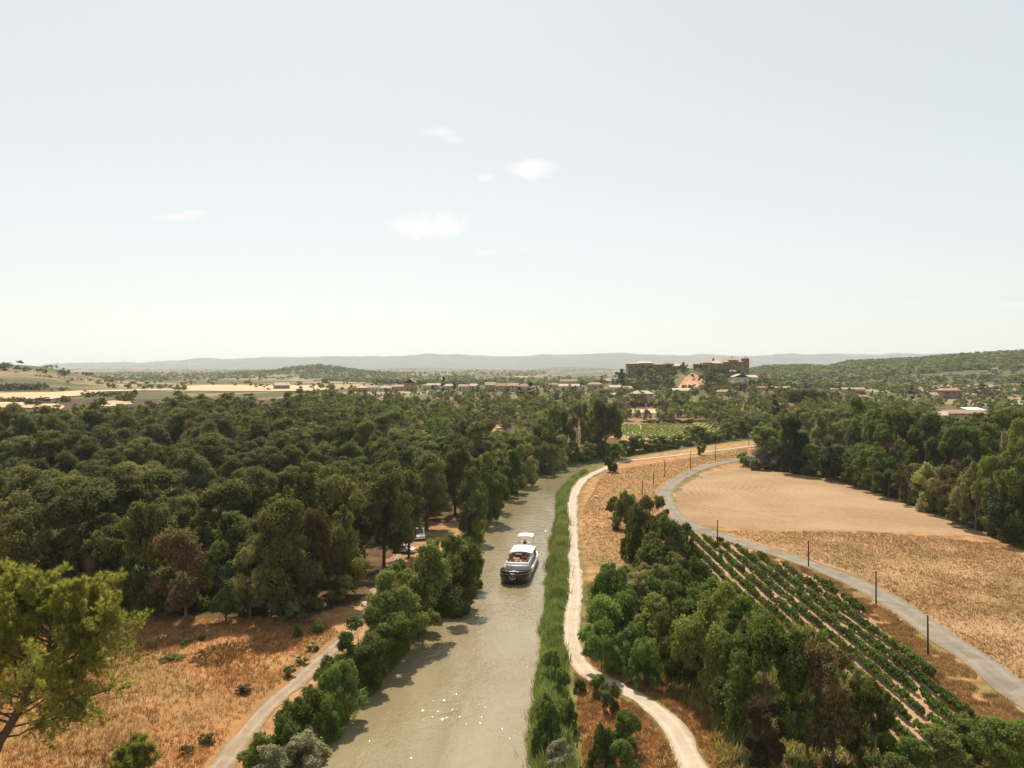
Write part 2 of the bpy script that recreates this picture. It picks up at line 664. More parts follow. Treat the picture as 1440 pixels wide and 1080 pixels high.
# foliage: colours of the leaves themselves
LEAF = {
    'pine':   ((.048, .058, .017), (.215, .226, .072), (.270, .240, .085)),
    'oak':    ((.056, .086, .020), (.205, .268, .066), (.280, .275, .080)),
    'olive':  ((.130, .142, .048), (.370, .378, .145), (.400, .350, .150)),
    'acacia': ((.095, .175, .040), (.290, .420, .110), (.280, .330, .095)),
    'brown':  ((.075, .054, .028), (.205, .140, .068), (.170, .165, .062)),
    'silver': ((.200, .200, .135), (.390, .375, .270), (.280, .265, .155)),
    'cypress': ((.022, .038, .015), (.070, .098, .036), (.062, .070, .030)),
    'reed':   ((.090, .138, .052), (.265, .340, .140), (.300, .300, .130)),
    'vine':   ((.045, .100, .022), (.155, .235, .055), (.195, .205, .062)),
}
for k, (a, b, c) in LEAF.items():
    M['leaf_' + k] = leaf_mat(k + "_leaves", a, b, c)
    M['mass_' + k] = leaf_mat(k + "_leaves_mass", a, b, c, .45, True)
M['needle'] = leaf_mat("needle_tufts", (.130, .155, .036), (.430, .440, .125), (.38, .36, .10), .2, False, .55)
M['drygrass'] = leaf_mat("dry_blades", (.26, .125, .052), (.49, .285, .13), (.42, .30, .15), .35, True, .3)
M['haygrass'] = leaf_mat("hay_blades", (.30, .18, .088), (.43, .28, .15), (.34, .255, .125), .4, True, .3)

# ------------------------------------------------------------------ ground sheet
wood_polys = []


def px_poly(pts):
    return np.array([at(a, b)[:2] for a, b in pts])


LEFT_WOOD = px_poly([(-420, 872), (60, 852), (170, 862), (300, 872), (425, 868), (455, 855), (500, 850), (545, 790), (575, 752), (600, 733), (668, 735),
                     (700, 700), (735, 672), (790, 650), (860, 636), (930, 628), (870, 618), (800, 600), (700, 588), (560, 584), (300, 582), (-150, 580)])
RIGHT_WOOD = px_poly([(1052, 652), (1090, 662), (1180, 675), (1290, 711), (1400, 757), (1520, 800), (1700, 760), (1600, 605), (1300, 592), (1100, 605), (1060, 625)])
THICKET = px_poly([(815, 830), (850, 945), (900, 960), (960, 985), (1000, 1010), (1010, 1090), (1060, 1180), (1300, 1180), (1250, 1050), (1200, 960),
                   (1120, 880), (1050, 845), (985, 800), (900, 790)])
BANK_L = px_poly([(340, 1200), (360, 1080), (440, 985), (520, 900), (570, 820), (610, 800), (650, 770), (668, 775), (600, 870), (500, 990), (420, 1100), (400, 1200)])

ang_f = np.linspace(-math.radians(44), math.radians(44), 560)
ang_l = np.linspace(-math.pi, -math.radians(44), 50)[:-1]
ang_r = np.linspace(math.radians(44), math.pi, 50)[1:-1]
ANG = np.concatenate([ang_l, ang_f, ang_r])
RAD = np.concatenate([[4.0, 12, 20, 28, 34], np.geomspace(40, 480, 360), np.geomspace(486, 16000, 170)])
A, D = np.meshgrid(ANG, RAD)
GX, GY = np.sin(A) * D, np.cos(A) * D
GZ = hgt(GX, GY)
GZ -= 20 * smooth(12500, 16000, D)
nr, na = A.shape
idx = np.arange(nr * na).reshape(nr, na)
nxt = np.roll(idx, -1, axis=1)
faces = np.stack([idx[:-1], nxt[:-1], nxt[1:], idx[1:]], -1).reshape(-1, 4)[:, ::-1]
P2 = np.stack([GX.ravel(), GY.ravel()], 1)
Vg = np.column_stack([P2, GZ.ravel()])
centre = np.array([[0, 0, 0.0]])
Vg = np.vstack([Vg, centre])
fan = np.stack([nxt[0], idx[0], np.full(na, nr * na)], -1)[:, ::-1]
jit = np.stack([vnoise(P2[:, 0] / 3, P2[:, 1] / 3, 1), vnoise(P2[:, 0] / 3, P2[:, 1] / 3, 2)], 1) * 3 - 1.5
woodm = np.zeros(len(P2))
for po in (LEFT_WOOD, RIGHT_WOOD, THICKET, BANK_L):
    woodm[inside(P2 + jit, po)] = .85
dist_c, par_c = seg_dist(P2, canal_mid)
sc = dist_c - np.interp(par_c, np.arange(len(canal_hw)), canal_hw)
verge = np.where((sc < 4.2) & (D.ravel() < 480), .9, 0.0) * smooth(5.5, 2.5, sc)
dr, _ = seg_dist(P2, road_line)
verge = np.maximum(verge, (smooth(4.8, 2.6, dr) * (vnoise(P2[:, 0] / 7, P2[:, 1] / 7, 9) > .45) * .6))
dt, _ = seg_dist(P2, towpath_line)
verge = np.maximum(verge, smooth(3.0, 1.2, dt) * .55)
farm = smooth(300, 620, D.ravel())
pad = lambda a: np.append(a, 0.0)
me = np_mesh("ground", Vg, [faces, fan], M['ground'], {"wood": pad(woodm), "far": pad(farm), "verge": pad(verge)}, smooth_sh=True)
tag(link(me, "ground"), kind="structure")

# ------------------------------------------------------------------ far hills
hill_px = [(-900, 520), (0, 516), (60, 514), (130, 511.5), (200, 509), (250, 506), (300, 505.5), (360, 503.5), (430, 502.5), (470, 500.5), (520, 502), (560, 501.5),
           (610, 499), (640, 497.8), (690, 500.5), (720, 501), (760, 499), (800, 497.3), (850, 496.3), (900, 497.2), (950, 499), (1000, 500), (1060, 499.5),
           (1100, 498.5), (1160, 497), (1220, 499), (1280, 498.5), (1330, 497), (1380, 497.5), (1500, 500), (2400, 515)]


def hill_sheet(name, dist, pts, off, seed, amp, w0, w1):
    a = np.linspace(-math.radians(48), math.radians(48), 420)
    d = np.concatenate([np.linspace(w0, dist, 26), np.linspace(dist, w1, 14)[1:]])
    A_, D_ = np.meshgrid(a, d)
    pxs = CX + F * np.tan(A_)
    top = np.interp(pxs, [p[0] for p in pts], [p[1] for p in pts]) + off
    zt = CAM_H + (HZ - top) / F * dist * 1.0 / np.maximum(np.cos(A_), .3) ** 0
    zt = np.maximum(zt, 5)
    prof = np.where(D_ < dist, smooth(w0, dist, D_) ** 1.2, 1 - smooth(dist, w1, D_))
    X, Y = D_ * np.tan(A_), D_
    rough = (vnoise(X / 420, Y / 420, seed) - .5) * amp + (vnoise(X / 130, Y / 130, seed + 1) - .5) * amp * .35
    Z = zt * prof + rough * prof * (1 - .75 * np.exp(-((D_ - dist) / 250) ** 2)) - 6
    n_r, n_a = A_.shape
    ix = np.arange(n_r * n_a).reshape(n_r, n_a)
    fc = np.stack([ix[:-1, :-1], ix[:-1, 1:], ix[1:, 1:], ix[1:, :-1]], -1).reshape(-1, 4)
    t = NT(name + "_cover")
    n1 = t.noise(t.pos(), .004, 6, .65)
    t.principled(t.ramp(n1, [(.38, (.045, .055, .026)), (.55, (.08, .085, .04)), (.7, (.19, .155, .09))]), .95, .1)
    me = np_mesh(name, np.column_stack([X.ravel(), Y.ravel(), Z.ravel()]), [fc], t.mat, smooth_sh=True)
    tag(link(me, name), kind="structure")


hill_sheet("hills", 12000, hill_px, 0, 21, 70, 8500, 14500)
hill_sheet("foothills", 6200, [(-900, 525), (0, 522), (200, 519), (420, 519), (600, 517), (740, 519.5), (780, 515), (840, 516), (880, 519), (1000, 517), (1200, 516), (2400, 520)], 0, 31, 20, 5200, 7600)

# ------------------------------------------------------------------ flat sheets on the ground


def ribbon(name, line, width, mat, lift, rag=.25, seed=1):
    n = len(line)
    L = np.concatenate([[0], np.cumsum(np.hypot(*np.diff(line, axis=0).T))])
    m = int(L[-1] / .8)
    s = np.linspace(0, L[-1], m)
    X, Y = np.interp(s, L, line[:, 0]), np.interp(s, L, line[:, 1])
    T = np.gradient(np.stack([X, Y], 1), axis=0)
    T /= np.hypot(*T.T)[:, None]
    N = np.stack([-T[:, 1], T[:, 0]], 1)
    offs = np.linspace(-1, 1, 7)
    w = width if np.isscalar(width) else np.interp(s / L[-1], np.linspace(0, 1, len(width)), width)
    rows = []
    for o in offs:
        r = 0
        if abs(o) == 1:
            r = (vnoise(s / 1.7, np.full(m, o * 5.0 + seed), seed) - .5) * rag * 2 + (vnoise(s / 6, np.full(m, o * 9.0), seed + 4) - .5) * rag * 2
        q = np.stack([X, Y], 1) + N * (np.ones(m) * (o * w / 2) + np.sign(o) * r)[:, None]
        z = hgt(q[:, 0], q[:, 1])
        rows.append(np.column_stack([q, np.maximum(z, 0) + lift + .03 * (1 - o * o)]))
    V = np.stack(rows, 1)
    ix = np.arange(m * 7).reshape(m, 7)
    fc = np.stack([ix[:-1, :-1], ix[:-1, 1:], ix[1:, 1:], ix[1:, :-1]], -1).reshape(-1, 4)[:, ::-1]
    me = np_mesh(name, V.reshape(-1, 3), [fc], mat, {"across": np.tile(offs, m)}, smooth_sh=True)
    return tag(link(me, name), kind="structure")


def sheet(name, poly, mat, lift, res=2.0, rag=.8, label=None):
    """a patch of ground cover with a ragged outline, draped on the ground"""
    poly = np.asarray(poly)
    # densify and roughen the outline
    pts = []
    for i in range(len(poly)):
        a, b = poly[i], poly[(i + 1) % len(poly)]
        k = max(1, int(np.hypot(*(b - a)) / res))
        for j in range(k):
            pts.append(a + (b - a) * j / k)
    pts = np.array(pts)
    pts += (np.stack([vnoise(pts[:, 0] / 2.5 / (res / 2), pts[:, 1] / 2.5 / (res / 2), 6), vnoise(pts[:, 0] / 2.5, pts[:, 1] / 2.5, 8)], 1) - .5) * 2 * rag
    from mathutils.geometry import delaunay_2d_cdt
    lo, hi = pts.min(0), pts.max(0)
    step = res * 2.5
    gx, gy = np.meshgrid(np.arange(lo[0], hi[0], step), np.arange(lo[1], hi[1], step))
    g = np.stack([gx.ravel(), gy.ravel()], 1)
    g = g[inside(g, pts)]
    allp = [Vector(p) for p in pts] + [Vector(p) for p in g]
    n = len(pts)
    out = delaunay_2d_cdt(allp, [(i, (i + 1) % n) for i in range(n)], [], 1, 1e-4)
    v2 = np.array([tuple(p) for p in out[0]])
    z = np.maximum(hgt(v2[:, 0], v2[:, 1]), 0) + lift
    tri = np.array([f for f in out[2] if len(f) == 3])
    me = np_mesh(name, np.column_stack([v2, z]), [tri], mat, smooth_sh=True)
    return tag(link(me, name), kind="structure")


meadow_poly = px_poly([(-300, 1300), (-400, 872), (60, 850), (170, 860), (300, 870), (425, 868), (470, 880), (478, 895), (440, 930), (400, 968), (350, 1010),
                       (296, 1070), (205, 1200)])
sheet("meadow", meadow_poly, M['meadow'], .012)
stubble_poly = px_poly([(1015, 747), (1100, 747), (1250, 750), (1405, 765), (1450, 790), (1600, 870), (1700, 1060), (1465, 975), (1390, 925),
                        (1335, 887), (1270, 842), (1205, 808), (1115, 777)])
sheet("stubble_field", stubble_poly, M['stubble'], .012)
plough_poly = px_poly([(952, 718), (950, 700), (960, 685), (985, 668), (1035, 656), (1090, 663), (1180, 677), (1290, 713), (1340, 732), (1402, 756), (1300, 749), (1180, 746),
                       (1050, 744), (985, 738)])
sheet("ploughed_field", plough_poly, M['plough'], .020)
embank_poly = px_poly([(836, 690), (842, 672), (870, 660), (950, 648), (1052, 630), (1050, 640), (990, 652), (950, 668), (925, 690), (925, 715), (940, 728), (960, 745),
                       (930, 800), (850, 800), (826, 790), (818, 740), (822, 710)])
sheet("grass_bank", embank_poly, M['embank'], .016)
vine_poly = px_poly([(968, 748), (1012, 763), (1090, 793), (1155, 815), (1215, 860), (1262, 905), (1325, 965), (1365, 1015), (1420, 1080), (1450, 1180), (1250, 1180), (1060, 900),
                     (985, 800)])
sheet("vineyard_soil", vine_poly, M['vinesoil'], .014)
ribbon("towpath", towpath_line, 2.3, M['path'], .05, .22, 3)
ribbon("dirt_track", track_line, [1.95, 1.8, 1.5, 1.3], M['track'], .05, .35, 5)
ribbon("road", road_line, 3.9, M['road'], .06, .12, 7)

# canal water
n = len(canal_mid)
N_ = np.stack([tang[:, 1], -tang[:, 0]], 1)
offs = np.linspace(-1, 1, 9)
V = np.stack([np.column_stack([canal_mid + N_ * ((canal_hw + 1.6) * o)[:, None], np.full(n, WATER_Z)]) for o in offs], 1)
ix = np.arange(n * 9).reshape(n, 9)
fc = np.stack([ix[:-1, :-1], ix[:-1, 1:], ix[1:, 1:], ix[1:, :-1]], -1).reshape(-1, 4)
tag(link(np_mesh("canal_water", V.reshape(-1, 3), [fc], M['water'], smooth_sh=True), "canal_water"), kind="structure")

# distant fields draped over the rise on the left and beside the village


def far_sheet(name, pts, mat, lift=.5, res=14):
    pw = np.array([ground_at(a, b, 120)[:2] for a, b in pts])
    return sheet(name, pw, mat, lift, res, 3)


far_sheet("pale_field", [(-60, 553), (0, 553), (75, 552), (118, 549.5), (245, 547), (245, 549), (150, 551), (112, 557), (70, 562), (0, 561), (-60, 561)], M['farfield'])
far_sheet("pale_field", [(262, 543), (300, 541.8), (400, 542), (470, 543.5), (468, 549.5), (380, 551), (262, 550)], M['farfield'])
far_sheet("earth_field", [(-60, 567), (40, 566), (95, 571), (85, 577), (20, 574), (-60, 575)], M['farfield'])
far_sheet("earth_field", [(128, 566), (152, 564.5), (185, 566), (180, 571), (150, 573)], M['farfield'])
far_sheet("earth_field", [(664, 612), (675, 602), (702, 599), (705, 612), (690, 622), (667, 620)], M['earth'], .2, 5)
far_sheet("earth_field", [(878, 583), (880, 574.5), (925, 575), (928, 582)], M['farfield'], .3, 6)
# ------------------------------------------------------------------ foliage builders


def unit(v):
    return v / np.maximum(np.linalg.norm(v, axis=1), 1e-6)[:, None]


def clump_centres(rg, shape, H, Rr, base, n):
    out = []
    while len(out) < n:
        t = rg.uniform(0, 1)
        if shape == 'round':
            env = math.sin(math.pi * min(1, .12 + .80 * t)) ** .6
        elif shape == 'pine':
            env = (math.sin(math.pi * min(1, .22 + .72 * t)) ** .7) * (1 - .15 * t)
        elif shape == 'cone':
            env = (1 - t) ** .7 + .08
        elif shape == 'column':
            env = math.sin(math.pi * min(1, .2 + .78 * t)) ** .45
        elif shape == 'umbrella':
            env = math.sin(math.pi * min(1, .25 + .7 * t)) ** .5
        else:
            env = math.cos(t * math.pi / 2) ** .5          # bush: widest at the ground
        r = Rr * env * (rg.uniform(.30, 1.0) ** .5) * .80
        a = rg.uniform(0, 2 * math.pi)
        out.append((r * math.cos(a), r * math.sin(a), base + (H - base) * (.06 + .86 * t)))
    return np.array(out)


def crown_arrays(rg, shape, H, Rr, base, ncl, rc, nleaf, L, W, tri=False, flat=.82, sparse=0.0):
    n1 = max(4, ncl // 3)
    C1 = clump_centres(rg, shape, H, Rr, base, n1)
    r1 = rg.uniform(rc[0], rc[1], n1) * 1.15
    C1[:, 2] = np.minimum(C1[:, 2], H - r1 * flat * .9)
    C1[:, 2] = np.maximum(C1[:, 2], r1 * flat * .8)
    sub = 7 if nleaf > 2000 else 4
    k1 = np.repeat(np.arange(n1), sub)
    d1 = unit(rg.normal(size=(len(k1), 3)) + np.array([0, 0, .35]))
    C2 = C1[k1] + d1 * (r1[k1] * rg.uniform(.55, 1.05, len(k1)))[:, None] * np.array([1, 1, flat])
    r2 = r1[k1] * rg.uniform(.28, .62, len(k1))
    C = np.vstack([C1, C2])
    C[:, 2] = np.maximum(C[:, 2], .15)
    rad = np.concatenate([r1 * .85, r2])
    ncl = len(C)
    p = rad ** 2 * rg.uniform(1 - sparse, 1, ncl)
    p[:n1] *= .45
    k = rg.choice(ncl, nleaf, p=p / p.sum())
    d = unit(rg.normal(size=(nleaf, 3)) + np.array([0, 0, .22]))
    rr = rad[k] * (.40 + .65 * rg.uniform(0, 1, nleaf) ** .6 + (rg.uniform(0, 1, nleaf) < (.28 if shape == 'bush' else .16)) * rg.uniform(0, .75, nleaf) ** 1.5)
    pos = C[k] + d * rr[:, None] * np.array([1, 1, flat])
    pos[:, 2] = np.maximum(pos[:, 2], .05)
    nrm = unit(d + rg.normal(size=(nleaf, 3)) * .55 + np.array([0, 0, .25]))
    t = unit(np.cross(nrm, rg.normal(size=(nleaf, 3))))
    b = np.cross(nrm, t)
    s = rg.uniform(.65, 1.3, nleaf)[:, None]
    if tri:
        V = np.stack([pos + t * L * s, pos - t * L * .6 * s + b * W * s, pos - t * L * .6 * s - b * W * s], 1)
    else:
        V = np.stack([pos + t * L * s, pos + b * W * s, pos - t * L * s, pos - b * W * s], 1)
    kk = V.shape[1]
    ct = rg.uniform(0, 1, ncl)
    tint = np.clip(.45 * ct[k] + .55 * rg.uniform(0, 1, nleaf), 0, 1)
    return V.reshape(-1, 3), np.arange(nleaf * kk).reshape(-1, kk), np.repeat(tint, kk), C1, r1


def trunk_arrays(rg, H, base, C, r0, limbs):
    mb = MB()
    topz = base + (H - base) * .75
    lean = rg.normal(size=2) * .03 * H
    pts = [(lean[0] * t * t, lean[1] * t * t, -.4 + (topz + .4) * t) for t in (0, .08, .3, .6, 1)]
    mb.tube(pts, [r0 * 1.5, r0 * 1.1, r0 * .85, r0 * .55, r0 * .15], 7)
    order = rg.permutation(len(C))[:limbs]
    for i in order:
        c = C[i]
        z0 = max(.3, min(topz * .9, c[2] * rg.uniform(.45, .75)))
        t = (z0 + .4) / (topz + .4)
        s = np.array([lean[0] * t * t, lean[1] * t * t, z0])
        m = (s + c) / 2 + np.array([0, 0, -.08 * np.linalg.norm(c - s)])
        mb.tube([s, m, c], [r0 * .34, r0 * .22, r0 * .07], 5, cap=False)
    return np.array(mb.v), mb.f


#            shape      H    R    base  ncl  rc          leaves  L    W     trunk limbs
SPEC = {
    'pine':    ('pine', 12.0, 3.7, .9, 48, (.85, 1.5), 32000, .165, .07, .22, 12),
    'oak':     ('round', 10.0, 4.4, .9, 48, (.8, 1.5), 34000, .155, .09, .22, 14),
    'olive':   ('round', 7.0, 3.8, .5, 44, (.65, 1.2), 27000, .145, .075, .15, 12),
    'acacia':  ('bush', 5.0, 3.0, .1, 54, (.5, .95), 24000, .15, .06, .09, 8),
    'bush':    ('bush', 3.0, 2.2, .0, 48, (.4, .8), 13000, .13, .055, .06, 6),
    'brown':   ('round', 9.0, 4.2, .6, 40, (.7, 1.4), 19000, .155, .075, .18, 18),
    'silver':  ('bush', 3.2, 2.2, .0, 48, (.35, .7), 8500, .15, .06, .06, 6),
    'evergreen': ('round', 10.0, 3.4, .2, 54, (.8, 1.4), 20000, .20, .10, .2, 8),
    'cypress': ('column', 12.0, 1.3, .3, 40, (.4, .75), 7000, .19, .09, .14, 0),
    'umbrella': ('umbrella', 13.0, 6.0, 4.6, 110, (1.0, 1.7), 22000, .24, .13, .42, 16),
}
LEAFNAME = {'bush': 'oak', 'umbrella': 'pine', 'evergreen': 'cypress'}
PROTO = {}
for kind, (shp, H, Rr, base, ncl, rc, nl, L, W, r0, limbs) in SPEC.items():
    PROTO[kind] = []
    for v in range(4 if kind in ('pine', 'oak', 'olive') else 2):
        rg = np.random.default_rng(hash(kind) % 1 + 100 * len(PROTO) + v)
        V, fcs, tint, C, rad = crown_arrays(rg, shp, H, Rr, base, ncl, rc, nl, L, W, flat=.92 if kind == 'pine' else .85,
                                            sparse=.75 if kind == 'brown' else .3)
        lm = M['leaf_' + LEAFNAME.get(kind, kind)]
        cm = np_mesh(kind + "_crown", V, [fcs], lm, {"tint": tint})
        tv, tf = trunk_arrays(rg, H, base, C, r0, limbs)
        quad = np.array([f for f in tf if len(f) == 4])
        bark = M['bark'] if kind in ('pine', 'cypress', 'umbrella') else M['bark_pale']
        tm = np_mesh(kind + "_trunk", tv, [quad], bark, smooth_sh=True)
        both = np_mesh(kind + "_whole", np.vstack([V, tv]), [fcs, quad + len(V)], [lm, bark],
                       {"tint": np.concatenate([tint, np.zeros(len(tv))])},
                       np.concatenate([np.zeros(len(fcs), int), np.ones(len(quad), int)]))
        PROTO[kind].append((cm, tm, both, H, Rr))

TREES = []      # (object, kind, x, y, region)


def plant(kind, name, x, y, H, Rr, region, parts=True, z=None, group=None, variant=None, oak_leaf=None):
    cm, tm, both, H0, R0 = PROTO[kind][rnd.randrange(len(PROTO[kind])) if variant is None else variant]
    z = float(hgt(x, y)) - .05 if z is None else z
    sc_ = (Rr / R0, Rr / R0, H / H0)
    rz = rnd.uniform(0, 2 * math.pi)
    if parts:
        o = empty(name, (x, y, z), rz)
        link(cm, "crown" if name.endswith("tree") else "foliage", o)
        link(tm, "trunk" if name.endswith("tree") else "stem", o)
    else:
        o = link(both, name)
        o.location = (x, y, z)
        o.rotation_euler = (0, 0, rz)
    o.scale = sc_
    TREES.append([o, kind, x, y, region])
    return o


def plant_px(kind, name, px, base, top, wpx, region, parts=None, label=None, cat=None, z=None, group=None, dist=None):
    g = ground_at(px, base) if dist is None else at_d(px, base, dist)
    x, y = g[0], g[1]
    zz = float(hgt(x, y)) if z is None else z
    zt = at_d(px, top, y)[2]
    H = max(.6, zt - zz)
    Rr = max(.3, wpx * y / F / 2)
    o = plant(kind, name, x, y, H, Rr, region, parts if parts is not None else y < 330, z=zz - .05)
    if label:
        tag(o, label, cat, group)
        TREES[-1][4] = None
    return o


TREE_NAME = {'pine': 'pine_tree', 'oak': 'broadleaf_tree', 'olive': 'olive_tree', 'acacia': 'bush', 'bush': 'bush', 'brown': 'withered_tree',
             'silver': 'bush', 'evergreen': 'evergreen_tree', 'cypress': 'cypress_tree', 'umbrella': 'umbrella_pine_tree'}


def fill(poly, spacing, pick, region, size, keep=None, jitter=.42, limit=9999, avoid=None):
    poly = np.asarray(poly)
    lo, hi = poly.min(0), poly.max(0)
    pts, row, y = [], 0, lo[1]
    while y < hi[1]:
        x = lo[0] + (row % 2) * spacing / 2
        while x < hi[0]:
            pts.append((x + rnd.uniform(-jitter, jitter) * spacing, y + rnd.uniform(-jitter, jitter) * spacing))
            x += spacing
        y += spacing * .87
        row += 1
    pts = np.array(pts)
    pts = pts[inside(pts, poly)]
    return pts


def in_view(x, y, m=60):
    px, py = pix(x, y, 4)
    return -m < px < 1440 + m


# ---- the wood on the left
W_STUFF = []    # trees that go into the mass: kind, x, y, H, R
EXPL = []       # hand-placed trees, to keep the fill away from them


def hand(kind, px, base, top, w, region, **k):
    o = plant_px(kind, k.pop('name', TREE_NAME[kind]), px, base, top, w, region, **k)
    EXPL.append((o.location.x, o.location.y, w * o.location.y / F / 2))
    return o


# front edge of the wood above the meadow
for kind, px, base, top, w in [('pine', 20, 858, 700, 105), ('pine', 95, 858, 690, 95), ('pine', 160, 862, 735, 80), ('pine', 205, 866, 700, 90),
                               ('brown', 262, 872, 742, 105), ('oak', 318, 874, 765, 70), ('olive', 352, 873, 772, 62), ('pine', 395, 870, 690, 95),
                               ('olive', 380, 872, 800, 50), ('brown', 445, 858, 715, 60), ('pine', 425, 845, 660, 70), ('pine', 485, 838, 668, 78),
                               ('brown', 470, 850, 770, 48), ('pine', 540, 800, 640, 82), ('pine', 575, 785, 655, 55), ('oak', 130, 868, 800, 60), ('brown', 128, 866, 782, 45),
                               ('pine', 600, 745, 632, 62)]:
    hand(kind, px, base, top, w, 'edge')
for i in range(26):
    px = rnd.uniform(60, 430)
    w = rnd.uniform(34, 66)
    kind = rnd.choice(['olive', 'oak', 'bush', 'brown', 'oak', 'olive'])
    hand(kind, px, rnd.uniform(846, 869), rnd.uniform(790, 836), w, 'edge')
for kind, px, base, top, w in [('pine', 640, 725, 622, 62), ('olive', 662, 752, 655, 52), ('oak', 690, 738, 640, 46), ('oak', 716, 706, 636, 42), ('olive', 741, 690, 625, 40),
                               ('oak', 700, 722, 655, 38), ('oak', 672, 762, 690, 36), ('oak', 765, 672, 605, 36), ('olive', 786, 663, 612, 30), ('oak', 726, 700, 660, 30)]:
    hand(kind, px, base, top, w, 'leftbank_up')

ex = np.array(EXPL)


def clear_of_hand(x, y, k=.75):
    return np.all(np.hypot(ex[:, 0] - x, ex[:, 1] - y) > ex[:, 2] * k + 1.5)


near_wood = px_poly([(-260, 868), (60, 846), (300, 860), (440, 845), (500, 822), (545, 780), (600, 733), (660, 718), (700, 690), (735, 668), (790, 648), (780, 622), (700, 620), (560, 628), (300, 632), (-160, 632)])
pts = fill(near_wood, 7.6, None, None, None)
pts = pts[np.argsort(pts[:, 1])]
for x, y in pts:
    if not in_view(x, y) or not clear_of_hand(x, y):
        continue
    px, py = pix(x, y, 0)
    olive_side = smooth(430, 560, px + rnd.uniform(-60, 60))
    u = rnd.random()
    if u < .74 - .60 * olive_side:
        kind, H, Rr = 'pine', rnd.choice([rnd.uniform(7.5, 11), rnd.uniform(11, 16.5)]), rnd.uniform(.30, .42)
        Rr *= H
    elif u < .86 - .45 * olive_side:
        kind, H, Rr = 'oak', rnd.uniform(7, 11), rnd.uniform(3.6, 6.0)
    elif u < .97 or olive_side < .5:
        kind, H, Rr = 'olive', rnd.uniform(5, 9), rnd.uniform(3.4, 5.0)
    else:
        kind, H, Rr = 'brown', rnd.uniform(6, 9), rnd.uniform(2.5, 3.6)
    if px > 610 and 600 < py < 640:
        H *= .6
    if y > 262:
        W_STUFF.append((kind, x, y, H, Rr))
        continue
    plant(kind, TREE_NAME[kind], x, y, H, Rr, 'wood', parts=y < 175)

# the rest of the wood, further than about 300 m, reads as one mass
far_wood = px_poly([(-160, 634), (300, 634), (560, 629), (700, 621), (780, 623), (800, 612), (700, 603), (480, 592), (440, 594), (400, 606), (250, 608), (200, 617), (-100, 620)])
pts = fill(far_wood, 7.8, None, None, None)
for x, y in pts:
    if not in_view(x, y, 30):
        continue
    px, py = pix(x, y, float(hgt(x, y)))
    if (640 < px < 725 and 592 < py < 628):
        continue
    ol = smooth(400, 500, px + rnd.uniform(-80, 80))
    u = rnd.random()
    if u < .85 - .75 * ol:
        W_STUFF.append(('pine', x, y, rnd.uniform(7, 13) if px > 200 else rnd.uniform(5, 9), rnd.uniform(3.4, 6.0)))
    elif u < .9 - .25 * ol:
        W_STUFF.append(('oak', x, y, rnd.uniform(6, 9), rnd.uniform(3, 4.2)))
    else:
        W_STUFF.append(('olive', x, y, rnd.uniform(4, 7), rnd.uniform(2.6, 4)))

# ---- trees and bushes of the left canal bank
LB = [('oak', 634, 872, 752, 96), ('oak', 590, 893, 770, 96), ('oak', 560, 905, 800, 78), ('oak', 545, 925, 838, 78), ('olive', 612, 850, 760, 60),
      ('oak', 505, 952, 872, 78), ('olive', 540, 900, 838, 50), ('acacia', 480, 1005, 928, 70), ('bush', 443, 1022, 968, 62), ('oak', 665, 845, 775, 42),
      ('bush', 520, 965, 905, 50), ('bush', 462, 968, 925, 44), ('bush', 415, 1040, 985, 60), ('olive', 468, 850, 800, 55), ('acacia', 435, 858, 815, 40),
      ('bush', 365, 1078, 1030, 54), ('silver', 425, 1092, 1035, 84), ('silver', 378, 1100, 1050, 62), ('bush', 400, 1068, 1012, 50), ('bush', 462, 1040, 985, 40),
      ('olive', 640, 800, 752, 40), ('bush', 600, 820, 790, 34), ('bush', 570, 860, 815, 40)]
for kind, px, base, top, w in LB:
    hand(kind, px, base, top, w, 'leftbank')

# ---- low shrubs in the dry meadow
for kind, px, base, top, w in [('bush', 419, 897, 878, 14), ('bush', 260, 907, 898, 14), ('bush', 283, 901, 892, 12), ('olive', 408, 952, 936, 22), ('olive', 440, 916, 903, 18), ('olive', 290, 1046, 1030, 26),
                               ('brown', 262, 1062, 1046, 22), ('bush', 448, 890, 872, 18), ('bush', 242, 930, 922, 34), ('brown', 345, 975, 962, 30), ('acacia', 400, 872, 846, 24), ('olive', 425, 935, 922, 20)]:
    hand(kind, px, base, top, w, 'meadow', name='shrub')

